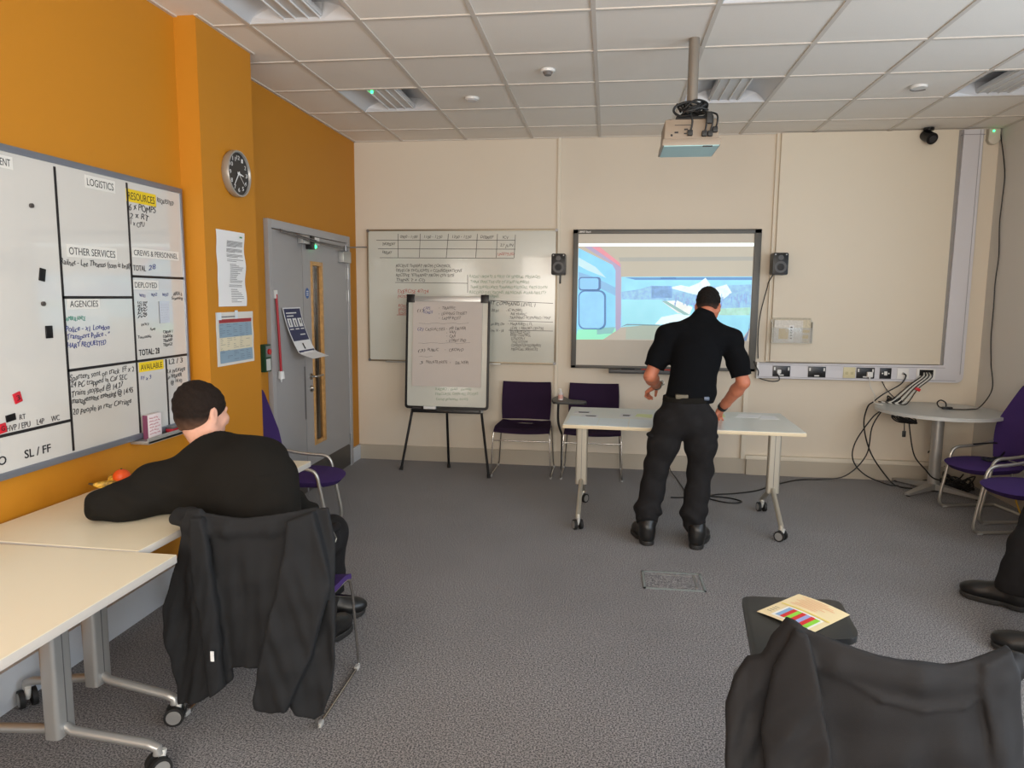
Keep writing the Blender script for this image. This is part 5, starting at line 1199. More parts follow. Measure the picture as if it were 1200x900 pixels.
# ================================================================== JACKETS (cloth hung over the chair backs)
def smin(a, b, k):
    h = np.clip(.5+.5*(b-a)/k, 0, 1); return b+(a-b)*h-k*h*(1-h)
def jacket(name, label, lo, hi, h, panels, topz, ycurve, m, tubes=()):
    """panels: (polygon in world x,z, y offset behind the chair back, half thickness, fold amp, fold freq, slant)"""
    Fd = Field(lo, hi, h); X = Fd.ax[0][:, None]; Z = Fd.ax[2][None, :]; Y = Fd.ax[1][None, :, None]
    Fd.F[:] = .05
    for poly, off, th, amp, fr, sl, ph in panels:
        d2 = polysdf(X, Z, poly)
        drop = np.clip(topz-Z, 0, 1)
        fade = np.clip((topz-.03-Z)/.18, 0, 1)
        g = X*fr+sl*Z*fr+ph
        y0 = ycurve(X, Z)+off+amp*fade*(np.sin(g+1.1*np.sin(Z*9+ph)+.6*np.sin(X*17+Z*5))+.45*np.sin(g*2.3+ph*2+Z*6)+.22*np.sin(g*4.7-Z*14))
        y0 = y0+.006*fade*np.sin(X*23-Z*31+ph*3)*np.sin(Z*24+X*9+ph)
        dd = np.abs(Y-y0[:, None, :])-th
        d2e = d2[:, None, :]
        d = np.maximum(dd, d2e+0*dd); kk = .012; hh = np.clip(.5-.5*(dd-d2e)/kk, 0, 1); d = dd*(1-hh)+d2e*hh+kk*hh*(1-hh)
        Fd.F = smin(Fd.F, d.astype(np.float32), .012)
    for pts, k, flat in tubes: Fd.chain(pts, k, flat)
    Fd.F = Fd.F.astype(np.float32)
    o = Fd.mesh(name, m); return o
def pxpoly(pts, Y): return [(atY(u, v, Y).x, atY(u, v, Y).z) for u, v in pts]
# jacket one
YJ = -4.335
def yc1(X, Z):
    t = np.clip((X-1.088)/.27, -1.6, 1.6); return YJ+.05*np.minimum(t*t, 1.2)*np.clip((Z-.2)/.5, .2, 1)+.015*np.clip(.8-Z, 0, 1)
back_ = pxpoly([(222, 598), (285, 607), (362, 600), (374, 640), (352, 700), (330, 770), (306, 784), (286, 783), (268, 787), (240, 770), (225, 700)], YJ)
left_ = pxpoly([(217, 598), (236, 596), (244, 640), (256, 700), (262, 760), (270, 800), (262, 806), (236, 821), (206, 828), (202, 800), (197, 772), (188, 745), (187, 712), (196, 680), (204, 648)], YJ)
lslv = pxpoly([(228, 604), (243, 604), (251, 640), (256, 690), (262, 740), (266, 790), (268, 801), (252, 812), (247, 780), (240, 730), (232, 680), (226, 640)], YJ)
right_ = pxpoly([(348, 604), (377, 600), (385, 640), (386, 688), (389, 730), (390, 775), (385, 815), (375, 843), (366, 848), (345, 838), (338, 830), (340, 790), (345, 740), (350, 690), (352, 650)], YJ)
rslv = pxpoly([(338, 610), (364, 602), (380, 660), (385, 690), (376, 730), (366, 770), (352, 800), (341, 828), (322, 830), (303, 825), (302, 812), (307, 780), (316, 740), (326, 690), (334, 650)], YJ)
jk = jacket('jacket', 'black softshell jacket hung over the chair back of the seated man', (.70, -4.47, .04), (1.50, -4.20, .86), .0055,
    [(back_, .0, .006, .008, 24, .10, .4), (left_, -.005, .012, .012, 30, -.12, 2.2), (right_, .0, .010, .010, 26, .2, 1.2), (lslv, -.030, .016, .006, 34, -.1, 3.), (rslv, -.034, .019, .007, 26, .42, .9)], .80, yc1, softsh,
    tubes=[([((.845, -4.265, .775), .017), ((.94, -4.315, .778), .017), ((1.09, -4.335, .776), .018), ((1.24, -4.315, .782), .017), ((1.335, -4.265, .785), .017)], .03, None), ([((.85, -4.235, .785), .027), ((.90, -4.245, .790), .022), ((.86, -4.225, .60), .012)], .03, None), ([((1.33, -4.25, .785), .02), ((1.32, -4.235, .60), .012)], .03, None)])
tag(centre(jk), 'black softshell jacket hung over the chair back of the seated man', 'jacket')
p = atY(249, 769, YJ-.065); b = MB(); b.box((p.x-.006, p.y-.003, p.z-.018), (p.x+.006, p.y+.0, p.z+.018)); b.build('label_tab', paper, jk, world=True, smooth=False)
p = atY(338, 830, YJ-.05)
# jacket two, foreground
YK = -5.055
def yc2(X, Z):
    t = np.clip((X-3.035)/.25, -2., 2.); return YK+.075*np.minimum(t*t, 1.7)*np.clip((Z-.1)/.5, .3, 1)+.02*np.clip(.8-Z, 0, 1)
EX = 1080
bk2 = pxpoly([(938, 746), (985, 758), (1035, 771), (1110, 781), (1150, 774), (1190, 769), (1204, 800), (1200, 900), (1190, 1020), (1100, 1060), (980, 1050), (935, 980), (925, 850)], YK)
ls2 = pxpoly([(934, 745), (946, 748), (958, 790), (966, 850), (976, 900), (985, 1000), (960, 1080), (900, 1080), (866, 1020), (858, 930), (862, 866), (872, 832), (890, 806), (906, 798), (918, 775)], YK)
ls4 = pxpoly([(938, 748), (952, 752), (962, 800), (968, 840), (975, 876), (977, 900), (970, 990), (930, 1010), (905, 960), (900, 880), (915, 800)], YK)
rs2 = pxpoly([(1150, 778), (1192, 767), (1206, 800), (1215, 860), (1222, 940), (1226, 1040), (1190, 1060), (1165, 1020), (1160, 940), (1162, 860), (1150, 810)], YK)
jk2 = jacket('jacket', 'x', (2.52, -5.19, .12), (3.46, -4.84, .90), .0055,
    [(bk2, .0, .008, .012, 15, .12, .5), (ls2, .01, .018, .015, 24, -.3, 1.5), (rs2, -.01, .016, .010, 22, .2, .3), (ls4, -.028, .012, .010, 26, -.45, 2.)], .83, yc2, softsh2,
    tubes=[([((2.79, -4.955, .80), .018), ((2.88, -5.02, .80), .018), ((3.03, -5.055, .797), .019), ((3.19, -5.02, .795), .018), ((3.275, -4.955, .795), .018)], .03, None), ([((2.79, -4.95, .80), .018), ((2.83, -4.93, .62), .012)], .03, None), ([((3.275, -4.95, .79), .018), ((3.24, -4.93, .62), .012)], .03, None),
           ([((2.90, -5.035, .775), .004), ((2.96, -5.058, .745), .003), ((3.04, -5.067, .735), .003), ((3.12, -5.058, .745), .003), ((3.17, -5.035, .775), .004)], .015, None)])
tag(centre(jk2), 'charcoal grey jacket over the foreground chair at the bottom right corner', 'jacket')

# ================================================================== PEOPLE
def basis(fwd, up):
    f = np.array(fwd, float); f /= np.linalg.norm(f); u = np.array(up, float); u -= f*(u@f); u /= np.linalg.norm(u); r = np.cross(f, u)
    return np.stack([r, f, u], 1)       # columns: right, forward, up
def head(Fd, c, B, s=1., ears=True):
    W = lambda x, y, z: np.array(c)+B @ (np.array([x, y, z])*s)
    Fd.ell(W(0, -.012, .032), (.076*s, .096*s, .085*s), B, .01)                 # cranium
    Fd.ell(W(0, .028, -.02), (.062*s, .068*s, .085*s), B, .03)                  # face
    Fd.cone(W(0, .045, -.085), W(0, .065, -.092), .030*s, .022*s, .03)          # chin
    for q in (-1, 1):
        Fd.cone(W(q*.055, -.01, -.04), W(q*.03, .045, -.085), .024*s, .02*s, .025)  # jaw
        Fd.cone(W(q*.04, .075, -.01), W(q*.045, .06, -.02), .018*s, .016*s, .02)    # cheek
        Fd.cone(W(q*.012, .088, .032), W(q*.048, .072, .03), .010*s, .008*s, .012)  # brow
        Fd.cutell(W(q*.03, .095, .012), (.016*s, .014*s, .010*s), B, .01)
        Fd.ell(W(q*.03, .077, .010), (.012*s, .011*s, .010*s), B, .004)             # eye
        if ears:
            Fd.ell(W(q*.079, -.008, -.004), (.008*s, .019*s, .031*s), B, .006); Fd.cutell(W(q*.088, -.002, .002), (.006*s, .010*s, .016*s), B, .004)
            Fd.ell(W(q*.078, -.002, -.028), (.007*s, .010*s, .011*s), B, .006)
    Fd.cone(W(0, .094, .022), W(0, .112, -.018), .008*s, .012*s, .012); Fd.ell(W(0, .105, -.022), (.017*s, .012*s, .009*s), B, .008)  # nose
    Fd.cone(W(-.018, .086, -.05), W(.018, .086, -.05), .008*s, .008*s, .008); Fd.cone(W(-.014, .085, -.062), W(.014, .085, -.062), .008*s, .008*s, .008)
    return W
def hair_cap(name, c, B, m, parent, s=1., extra=.007, low=-.055):
    Fh = Field(np.array(c)-.17, np.array(c)+.17, .0042); W = lambda x, y, z: np.array(c)+B @ (np.array([x, y, z])*s)
    Fh.ell(W(0, -.014, .036), ((.076+extra)*s, (.097+extra)*s, (.088+extra)*s), B, .01)
    Fh.ell(W(0, -.030, .060), (.070*s, .080*s, (.068+extra)*s), B, .02)
    Fh.ell(W(0, -.050, -.025), (.060*s, .048*s, .050*s), B, .03)
    X, Y, Z = Fh.ax[0][:, None, None]-c[0], Fh.ax[1][None, :, None]-c[1], Fh.ax[2][None, None, :]-c[2]
    lx, ly, lz = [(X*B[0, i]+Y*B[1, i]+Z*B[2, i])/s for i in range(3)]
    Fh.F += (.0012*np.sin(lx*170+3*np.sin(ly*60))*np.sin(ly*150+lz*80)+.0014*np.sin(lz*190+lx*90+2*np.sin(ly*70))).astype(np.float32)
    edge = np.where(ly > .01, (ly-.075)*.9-(lz-.055)*.55, -1)          # hairline at the forehead
    side = np.where(ly > .018, .02-(lz-.0)*.55+(ly-.045)*.5-.012, -1)   # temples in front of the ears
    Fh.F = np.maximum(Fh.F, edge); Fh.F = np.maximum(Fh.F, side)
    Fh.F = np.maximum(Fh.F, low-lz+.02*np.clip(ly+.05, 0, .1)*10*.5)     # nape
    ear = np.sqrt((np.abs(lx)-.08)**2/.6+(ly+.006)**2+(lz+.006)**2*.45)-.022
    Fh.F = np.maximum(Fh.F, -ear)
    Fh.F = Fh.F.astype(np.float32)
    return Fh.mesh(name, m, parent)
def hand(Fd, wrist, d, palm_n, thumb_side, curl=.5, s=1., spread=1.):
    """d: direction wrist to knuckles, palm_n: towards the palm side, thumb_side: unit sideways"""
    w0 = np.array(wrist, float); d = np.array(d, float); d /= np.linalg.norm(d)
    pn = np.array(palm_n, float); pn -= d*(pn@d); pn /= np.linalg.norm(pn); ts = np.cross(d, pn); ts *= np.sign(ts@np.array(thumb_side, float)) or 1
    Fd.cone(w0, w0+d*.03*s, .024*s, .022*s, .012, (pn, 1.35))
    for k, off in enumerate((-.026, -.009, .009, .026)):
        Fd.cone(w0+d*.02*s+ts*off*.6*s, w0+d*.085*s+ts*off*s, .015*s, .0115*s, .008)
    for k, (off, L1) in enumerate(((.029, .040), (.0095, .045), (-.0105, .042), (-.030, .033))):
        p = w0+d*.085*s+ts*off*s; a = 0; dirv = d.copy(); r = (.0092 if k < 3 else .008)*s; fanv = ts*off*2.2*spread
        for j, L in enumerate((L1, L1*.62, L1*.5)):
            a += curl*(.55, .9, .7)[j]*(1+.12*k)
            dv = d*math.cos(a)+pn*math.sin(a)+fanv*(.35 if j == 0 else .2); dv /= np.linalg.norm(dv)
            q = p+dv*L*s; Fd.cone(p, q, r, r*.92, .0035); p = q; r *= .93
    p = w0+d*.022*s+ts*.022*s; q = p+(d*.55+ts*.62+pn*.35)*.042*s; Fd.cone(p, q, .016*s, .0125*s, .01)
    q2 = q+(d*.85+ts*.25+pn*(.3+.5*curl))*.034*s; Fd.cone(q, q2, .0118*s, .0105*s, .004); q3 = q2+(d*.9-ts*.05+pn*(.3+.6*curl))*.026*s; Fd.cone(q2, q3, .0103*s, .0088*s, .003)
def boot(name, toe, heel, parent, m=leather, s=1., shaft=.0, shaft_top=None, ms=sole, sr=.052):
    toe = np.array(toe, float); heel = np.array(heel, float); f = toe-heel; f[2] = 0; L = np.linalg.norm(f); f /= L; u = np.array([0, 0, 1.]); r = np.cross(f, u); B = np.stack([r, f, u], 1)
    lo = np.minimum(toe, heel)-.09; hi = np.maximum(toe, heel)+.09; lo[2] = -.01; hi[2] = .34 if shaft_top is not None else .19
    Fb_ = Field(lo, hi, .0048); o = heel.copy(); o[2] = 0
    W = lambda x, y, z: o+B @ np.array([x, y, z])
    Fb_.ell(W(0, L*.80, .048), (.050, .072, .042), B, .02); Fb_.cone(W(0, .045, .055), W(0, L*.72, .05), .040, .043, .03); Fb_.cone(W(0, .04, .05), W(0, .05, .13), .043, .046, .03)
    Fb_.cone(W(0, .08, .12), W(0, L*.62, .072), .036, .030, .03)
    if shaft_top is not None: Fb_.cone(W(0, .05, .10), np.array(shaft_top), .05, sr, .03)
    Fb_.disp(lambda X, Y, Z: .0018*np.sin(Z*95+X*40+Y*30)*np.clip((Z-.05)*8, 0, 1))
    Fb_.cut((0, 0, .022), (0, 0, -1))
    bt_ = Fb_.mesh(name, m, parent)
    Fs = Field(lo, np.array([hi[0], hi[1], .05]), .0048); X = Fs.ax[0][:, None]; Y = Fs.ax[1][None, :]
    lx = (X-o[0])*r[0]+(Y-o[1])*r[1]; ly = (X-o[0])*f[0]+(Y-o[1])*f[1]
    wv = .044+.010*np.clip((ly-.12)/.08, 0, 1)-.008*np.clip(1-np.abs(ly-.11)/.04, 0, 1)
    t_ = np.clip(ly, .04, L-.045); d2 = np.sqrt(lx**2+(ly-t_)**2)-wv
    Z = Fs.ax[2][None, None, :]
    arch = .003+.010*np.clip(1-np.abs(ly-.095)/.03, 0, 1)+.010*np.clip((ly-(L-.06))/.06, 0, 1)**2
    Fs.F = np.maximum(d2[:, :, None], np.maximum(Z-.030, arch[:, :, None]-Z)).astype(np.float32)
    Fs.mesh('sole', ms, bt_)
    b = MB()
    for k in range(5):
        y = L*.50+.025*k*.9-.03; zz = .098-.008*k+.012; b.tube([W(-.026, y, zz-.008), W(-.008, y+.006, zz+.004), W(.008, y-.004, zz+.004), W(.026, y, zz-.008)], .0025, n=6)
    b.build('laces', black, bt_, world=True)
    return bt_
A_ = lambda u, v, Y: np.array(atY(u, v, Y))

# ---------------------------------------------------------- the standing man
man = thing('person', 'person in black polo shirt and trousers standing and leaning over the white table', 'person', (2.80, -1.95, 0))
pel = A_(803, 487, -1.96); wai = A_(810, 462, -1.93); che = A_(816, 415, -1.80); nb = A_(823, 374, -1.67); hc = A_(829.5, 360, -1.60)
sL, sR = A_(782, 393, -1.76), A_(857, 398, -1.75)
eL, wL = A_(762, 441, -1.80), A_(770, 452, -1.60)
eR, wR = A_(871, 448, -1.80), A_(846, 478, -1.60)
hL, hR = A_(787, 492, -1.95), A_(820, 492, -1.95)
kL, kR = A_(769, 548, -1.93), A_(821, 549, -1.92)
aL, aR = np.array([2.655, -2.00, .10]), np.array([2.945, -2.03, .10])
HB = basis((.18, .80, -.58), (.12, .55, .85))
Fd = Field((2.42, -2.32, -.01), (3.42, -1.20, 1.70), .0055)
Fd.cone(pel, wai, .105, .10, .05, ((0, 1, 0), 1.5)); Fd.cone(wai, che, .10, .12, .05, ((0, 1, 0), 1.4)); Fd.cone(sL, sR, .055, .055, .05)
Fd.cone(nb, (nb+hc)/2+np.array([0, -.01, -.02]), .058, .052, .03); Fd.cone(nb, hc+HB @ np.array([0, -.03, -.05]), .056, .054, .02)
W = head(Fd, hc, HB, .98)
for sh, el, wr in ((sL, eL, wL), (sR, eR, wR)):
    Fd.chain([(sh, .052), (sh*.5+el*.5, .047), (el, .040)], .02); Fd.chain([(el, .041), (el*.7+wr*.3, .043), (wr*.8+el*.2, .031), (wr, .027)], .018)
hand(Fd, wL, A_(757, 459, -1.54)-wL, (.3, .2, -1), (1, .3, 0), 1.0, 1.0)
hw = wR; hand(Fd, hw, np.array([-.05, .22, -.22]), (0, .6, -1.), (-1, 0, 0), .55, 1.0)
for a_, k_, h_ in ((aL, kL, hL), (aR, kR, hR)): Fd.chain([(h_, .085), (k_, .055), (k_*.5+a_*.5, .05), (a_, .038)], .03); Fd.cone(a_-np.array([0, 0, .045]), a_+np.array([0, .10, -.06]), .022, .02, .02)
body = Fd.mesh('body', skin, man)
fade(hair2, hc[2]-.03, hc[2]+.03, (84, 62, 52))
hair_cap('hair', hc, HB, hair2, man, .98, .004, -.05)
# glasses: the arm over the right ear and the rims
b = MB()
for q_ in (-1, 1): b.tube([W(q_*.086, -.012, .004), W(q_*.083, .02, .014), W(q_*.066, .088, .016)], .0022, n=6)
for q_ in (-1, 1): b.tube([W(q_*.033+.024*math.cos(a), .100, .010+.016*math.sin(a)) for a in [k*PI/6 for k in range(13)]], .0018, n=6)
b.tube([W(-.010, .102, .014), W(.010, .102, .014)], .0018, n=6); b.build('glasses', black, man, world=True)
# polo shirt
Fs = Field((2.42, -2.32, .84), (3.42, -1.45, 1.60), .0052)
Fs.cone(pel+np.array([0, 0, .055]), wai+np.array([0, .01, 0]), .140, .142, .04, ((0, 1, 0), 1.25)); Fs.cone(wai, che, .142, .158, .05, ((0, 1, 0), 1.22))
Fs.cone(che, (che*.4+nb*.6), .145, .085, .05, ((0, 1, 0), 1.15)); Fs.cone(sL*.75+sR*.25, sR*.75+sL*.25, .085, .085, .05); Fs.cone(sL, sR, .062, .062, .05)
cL = sL+(eL-sL)*.78; cR = sR+(eR-sR)*.86
Fs.chain([(sL, .063), (sL*.4+cL*.6, .064), (cL, .067)], .05); Fs.chain([(sR, .063), (sR*.4+cR*.6, .064), (cR, .066)], .05)
Fs.cone(nb+np.array([0, -.0, -.02]), nb+(hc-nb)*.25, .072, .066, .04); Fs.cone(nb+np.array([0, -.01, -.02]), sL, .06, .05, .05); Fs.cone(nb+np.array([0, -.01, -.02]), sR, .06, .05, .05)
for e_, c_, s_ in ((eL, cL, sL), (eR, cR, sR)):
    d = (e_-s_)/np.linalg.norm(e_-s_); Fs.cut(c_, d, c_-.09-.0, c_+.09)
Fs.disp(folds(.0035, 1., 1.3)); Fs.disp(lambda X, Y, Z: .004*np.sin(Z*40+X*22+2*np.sin(X*14))*np.clip((1.12-Z)*5, 0, 1))
Fs.cut(pel+np.array([0, 0, .085]), (0, 0, -1))
shirt = Fs.mesh('polo_shirt', polo, man)
# collar
Fc = Field(nb-.14, nb+.14, .0048); ax_ = (hc-nb)/np.linalg.norm(hc-nb); Fc.cone(nb-ax_*.01, nb+ax_*.03, .078, .069, .01); Fc.disp(folds(.001, 1., 4.))
Fc.cut(nb+ax_*.034, ax_); Fc.cut(nb-ax_*.025, -ax_); Fc.mesh('collar', polo, shirt)
# trousers
Ft = Field((2.42, -2.32, .05), (3.35, -1.60, 1.10), .0055)
Ft.cone(pel+np.array([0, 0, .16]), pel+np.array([0, 0, .0]), .137, .150, .04, ((0, 1, 0), 1.2))
for h_, k_, a_, sd in ((hL, kL, aL, -1), (hR, kR, aR, 1)):
    h2 = h_+np.array([sd*.006, 0, -.01]); cuff = a_+np.array([0, .01, .035])
    Ft.chain([(h2, .110), (h_*.5+k_*.5, .096), (k_, .078), (k_*.55+cuff*.45, .075), (cuff+np.array([0, 0, .07]), .078), (cuff, .062)], .035)
    pk = h_*.42+k_*.58; Ft.ell(pk+np.array([sd*.072, -.005, .02]), (.030, .062, .085), None, .015)          # cargo pocket
    Ft.ell(pk+np.array([sd*.078, -.005, .085]), (.030, .064, .018), None, .006)
Ft.disp(folds(.0045, .9, 2.1, 1.2))
Ft.disp(lambda X, Y, Z: .008*np.sin(Z*62+X*16+Y*20+1.5*np.sin(X*30))*np.clip((.34-Z)*6, 0, 1)*np.clip((Z-.10)*12, 0, 1))
Ft.disp(lambda X, Y, Z: .004*np.sin(Z*44+X*35+Y*15)*np.clip(1-np.abs(Z-.50)*6, 0, 1))
Ft.cut(pel+np.array([0, 0, .128]), (0, 0, 1))
tr = Ft.mesh('trousers', trous, man)
# belt
Fb2 = Field(pel-np.array([.22, .2, .02]), pel+np.array([.22, .2, .18]), .005); Fb2.cone(pel+np.array([0, 0, .16]), pel+np.array([0, 0, .0]), .141, .154, .04, ((0, 1, 0), 1.2)); Fb2.cut(pel+np.array([0, 0, .128]), (0, 0, 1)); Fb2.cut(pel+np.array([0, 0, .092]), (0, 0, -1)); Fb2.mesh('belt', cloth_b, tr)
p = atY(799, 465, -2.062); b = MB(); b.box((p.x-.038, p.y-.012, p.z-.013), (p.x+.038, p.y+.03, p.z+.013), .004); b.build('belt_patch', mat('tan_leather', (104, 96, 80), .6), tr, world=True)
p = atY(828, 467, -2.040); b = MB(); b.box((p.x-.016, p.y-.014, p.z-.011), (p.x+.016, p.y+.03, p.z+.011), .004); b.build('belt_clip', mat('clip_blue', (84, 96, 116), .4, .3), tr, world=True)
for w_, d_, nm, mm_ in ((wR, eR-wR, 'wristband', blackm), (wL, eL-wL, 'wrist_watch', mat('watch_dark', (46, 44, 44), .25, .7))):
    d_ = Vector(d_).normalized(); c_ = Vector(w_)+d_*.012; b = MB(); b.cyl(c_-d_*.013, c_+d_*.013, .0325, .034, n=24); b.build(nm, mm_, man, world=True)
c_ = Vector(wL)+Vector(eL-wL).normalized()*.012; b = MB(); b.cyl(c_+Vector((.026, -.012, .014)), c_+Vector((.042, -.018, .022)), .019, n=20); b.build('watch_face', chrome, man, world=True)
boot('shoe', (2.60, -1.80, 0), (2.665, -2.085, 0), man, shaft_top=aL+(kL-aL)*.2, sr=.056)
boot('shoe', (3.035, -1.835, 0), (2.950, -2.110, 0), man, shaft_top=aR+(kR-aR)*.2, sr=.056)

# ---------------------------------------------------------- the seated man
m2 = thing('person', 'seated person in a black jumper leaning on the cream desk, looking away', 'person', (1.09, -4.0, 0))
pel = np.array([1.085, -4.06, .545]); wai = np.array([1.07, -4.07, .68]); che = np.array([.955, -3.985, .845]); nb = A_(251, 521, -3.90); hc = A_(237, 487, -3.84)
sL, sR = A_(240, 546, -3.95), A_(308, 543, -3.87)
eL = np.array([.505, -4.19, .790]); wL = np.array([.70, -4.04, .782]); eR = A_(328, 580, -3.80); wR = np.array([1.07, -3.62, .62])
hL, hR = np.array([1.00, -4.02, .535]), np.array([1.155, -4.02, .535])
kL, kR = np.array([.95, -3.60, .52]), np.array([1.16, -3.60, .52])
aL, aR = np.array([.995, -3.39, .12]), np.array([1.135, -3.63, .12])
HB = basis((.38, .90, -.20), (-.08, .22, .97))
Fd = Field((.36, -4.34, -.01), (1.48, -3.02, 1.33), .0055)
Fd.cone(pel, wai, .11, .11, .05); Fd.cone(wai, che, .11, .12, .05); Fd.cone(sL, sR, .05, .05, .05)
Fd.cone(nb+np.array([0, 0, -.03]), hc+HB @ np.array([0, -.025, -.05]), .060, .056, .025)
W = head(Fd, hc, HB, 1.04)
Fd.chain([(sL, .05), (eL, .04), (wL, .028)], .02); Fd.chain([(sR, .05), (eR, .04), (wR, .028)], .02)
hand(Fd, wL, (.9, .5, -.08), (0, 0, -1), (0, 1, 0), .35); hand(Fd, wR, (-.1, .9, -.35), (0, -.2, -1), (-1, 0, 0), .35)
for a_, k_, h_ in ((aL, kL, hL), (aR, kR, hR)): Fd.chain([(h_, .085), (k_, .055), (k_*.5+a_*.5, .05), (a_, .040)], .03)
Fd.cone(aL-np.array([0, 0, .05]), aL+np.array([.08, .05, -.07]), .022, .02, .02); Fd.cone(aR-np.array([0, 0, .05]), aR+np.array([.015, .09, -.07]), .022, .02, .02)
body2 = Fd.mesh('body', skin2, m2)
fade(hair, hc[2]-.055, hc[2]+.01, (104, 76, 60))
hair_cap('hair', hc, HB, hair, m2, 1.04, .010, -.062)
Fs = Field((.34, -4.36, .50), (1.48, -3.45, 1.12), .0052)
Fs.cone(pel+np.array([0, 0, .0]), wai, .150, .150, .05, ((0, 1, 0), 1.12)); Fs.cone(wai, che, .150, .140, .09, ((.2, 1, 0), 1.1)); Fs.cone(che, (sL+sR)/2+np.array([0, .02, -.03]), .135, .11, .09)
Fs.cone(che+np.array([-.09, 0, .0]), che+np.array([.09, .02, .0]), .125, .125, .09)
Fs.cone(sL, sR, .084, .080, .09); Fs.cone((sL+sR)/2, nb+np.array([0, 0, -.025]), .09, .070, .06); Fs.cone(nb+np.array([0, 0, -.04]), sL, .07, .07, .06); Fs.cone(nb+np.array([0, 0, -.04]), sR, .07, .07, .06)
Fs.cone(sR, che+np.array([.08, -.02, -.10]), .09, .13, .05)
Fs.chain([(sL+np.array([.03, -.01, -.01]), .084), (sL*.5+eL*.5+np.array([0, 0, -.01]), .070), (eL+np.array([.01, 0, .0]), .056)], .07); Fs.chain([(eL, .056), (eL*.5+wL*.5+np.array([0, -.025, 0]), .062), (wL, .05)], .04)
Fs.cone(sL*.6+eL*.4, che+np.array([-.07, -.03, -.07]), .07, .10, .06)
Fs.chain([(sR, .076), (eR, .064), (wR, .042)], .035)
Fs.cone(nb-np.array([0, 0, .03]), nb+np.array([0, 0, .0]), .078, .070, .03)
Fs.disp(folds(.006, .55, 5.1, .8))
Fs.disp(lambda X, Y, Z: .007*np.sin((X*.7-Z)*46+Y*12+2*np.sin(X*9+Z*11))*np.clip((.88-Z)*5, 0, 1)+.006*np.sin((X+Z*1.5)*40+1.5*np.sin(Z*22))*np.clip((.84-X)*6, 0, 1)*.5)
Fs.cut((0, 0, .733), (0, 0, -1), (.3, -4.4, .4), (.868, -3.4, .9)); ax_ = (hc-nb)/np.linalg.norm(hc-nb); Fs.cut(nb+ax_*.012, ax_, nb-.10, nb+.10)
jm = Fs.mesh('jumper', cloth_b, m2)
Fc = Field(nb-.14, nb+.14, .0048); Fc.cone(nb-ax_*.02, nb+ax_*.01, .080, .073, .01); Fc.cut(nb+ax_*.018, ax_); Fc.cut(nb-ax_*.012, -ax_); Fc.mesh('collar', cloth_b, jm)
Ft = Field((.82, -4.26, .20), (1.48, -3.10, .74), .0055)
Ft.cone(pel+np.array([-.05, 0, .02]), pel+np.array([.05, 0, .02]), .135, .135, .03)
for h_, k_, a_, sd in ((hL, kL, aL, -1), (hR, kR, aR, 1)):
    Ft.chain([(h_, .100), (h_*.45+k_*.55, .088), (k_, .074)], .04); Ft.chain([(k_, .074), (k_*.55+a_*.45, .070), (a_+(k_-a_)*.34, .074)], .03)
pk = hR*.45+kR*.55; Ft.ell(pk+np.array([.068, .0, .02]), (.032, .090, .062), None, .012); Ft.ell(pk+np.array([.074, .0, .070]), (.030, .092, .018), None, .006)
Ft.disp(folds(.005, 1., 7.3)); Ft.cut((0, 0, .452), (0, 0, -1), (.8, -4.3, .2), (1.33, -3.80, .74))
for a_, k_ in ((aL, kL), (aR, kR)):
    c_ = a_+(k_-a_)*.34; d = (a_-k_)/np.linalg.norm(a_-k_); Ft.cut(c_, d, c_-.14, c_+.14)
tr2 = Ft.mesh('trousers', trous, m2)
boot('boot', (1.165, -3.45, 0), (1.125, -3.715, 0), m2, shaft_top=aR+(kR-aR)*.40, sr=.062)
boot('boot', (1.195, -3.29, 0), (.96, -3.42, 0), m2, shaft_top=aL+(kL-aL)*.40, sr=.062)
p = atY(388, 628, -3.87); q = thing('mobile_phone', 'pale edged phone showing in the thigh pocket of the seated man', 'phone', tuple(p+Vector((.0, 0, -.01))), .0)
b = MB(); b.box((-.006, -.032, -.03), (.006, .032, .042), .003); b.build('case', mat('phone_cream', (206, 200, 186), .3), q); q.rotation_euler = (.35, -.25, .0)
b = MB(); b.box((.006, -.026, -.02), (.0075, .026, .036), .0); b.build('screen', black, q, smooth=False)

# ---------------------------------------------------------- the person whose legs come in at the right edge
m3 = thing('person', 'person in black trousers and shoes seated at the right edge, only legs in view', 'person', (5.05, -2.95, 0))
pel = np.array([5.06, -2.95, .50]); wai = pel+np.array([.03, 0, .18]); che = pel+np.array([.0, 0, .38]); nb = pel+np.array([-.03, 0, .58]); hc = nb+np.array([-.05, 0, .15])
sL, sR = che+np.array([0, -.18, .11]), che+np.array([0, .18, .11])
kR, kL = np.array([4.66, -2.62, .50]), np.array([4.66, -3.18, .50]); aR, aL = np.array([4.485, -2.725, .11]), np.array([4.35, -3.325, .11])
hR, hL = pel+np.array([0, .09, 0]), pel+np.array([0, -.09, 0])
eL, eR = sL+np.array([-.08, -.03, -.26]), sR+np.array([-.08, .03, -.26]); wL, wR = np.array([4.78, -3.14, .60]), np.array([4.78, -2.70, .60])
HB = basis((-1, .1, -.1), (0, 0, 1))
Fd = Field((4.10, -3.50, -.01), (5.32, -2.40, 1.42), .0075)
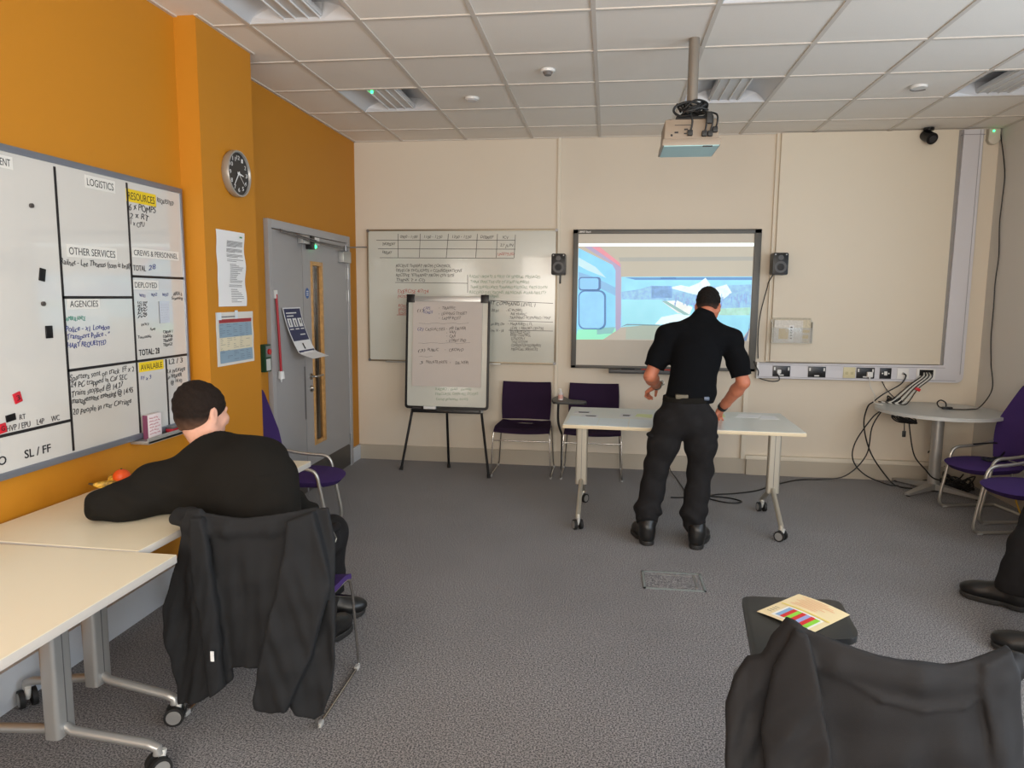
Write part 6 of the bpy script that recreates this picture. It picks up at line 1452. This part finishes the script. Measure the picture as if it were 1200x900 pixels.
Fd.cone(pel, wai, .11, .11, .05); Fd.cone(wai, che, .11, .12, .05); Fd.cone(sL, sR, .05, .05, .05); Fd.cone(nb-np.array([0, 0, .04]), hc-np.array([-.02, 0, .05]), .056, .052, .02)
head(Fd, hc, HB, 1.)
for sh, el, wr in ((sL, eL, wL), (sR, eR, wR)): Fd.chain([(sh, .05), (el, .04), (wr, .028)], .02)
hand(Fd, wL, (-1, .1, -.15), (0, 0, -1), (0, 1, 0), .3); hand(Fd, wR, (-1, -.1, -.15), (0, 0, -1), (0, -1, 0), .3)
for a_, k_, h_ in ((aL, kL, hL), (aR, kR, hR)): Fd.chain([(h_, .085), (k_, .055), (k_*.5+a_*.5, .05), (a_, .040)], .03); Fd.cone(a_, a_+np.array([-.10, .08, -.05]), .033, .03, .02)
Fd.mesh('body', skin, m3); hair_cap('hair', hc, HB, hair2, m3, 1., .006, -.05)
Fs = Field((4.7, -3.3, .48), (5.32, -2.6, 1.12), .007)
Fs.cone(pel, wai, .145, .14, .05); Fs.cone(wai, che, .14, .15, .05); Fs.cone(sL, sR, .075, .075, .05); Fs.cone(che, nb-np.array([0, 0, .03]), .13, .075, .04)
for sh, el in ((sL, eL), (sR, eR)): Fs.chain([(sh, .072), (el*.7+sh*.3, .066)], .04)
Fs.disp(folds(.004, .9, 3.3)); Fs.cut(nb+np.array([0, 0, .01]), (0, 0, 1)); Fs.mesh('shirt', polo, m3)
Ft = Field((4.15, -3.52, .05), (5.30, -2.42, .70), .006)
Ft.cone(hL, hR, .125, .125, .03)
for h_, k_, a_ in ((hL, kL, aL), (hR, kR, aR)): Ft.chain([(h_, .10), (h_*.4+k_*.6, .09), (k_, .082)], .04); Ft.chain([(k_, .092), (k_*.5+a_*.5, .098), (a_+np.array([.02, .0, .0]), .104)], .03)
Ft.disp(folds(.005, .9, 9.3)); Ft.cut((0, 0, .095), (0, 0, -1)); Ft.mesh('trousers', trous, m3)
boot('shoe', (4.305, -2.575, 0), (4.535, -2.765, 0), m3, leather); boot('shoe', (4.165, -3.18, 0), (4.395, -3.36, 0), m3, leather)
# colours that belong to the body only: ensure every top object of the setting is marked
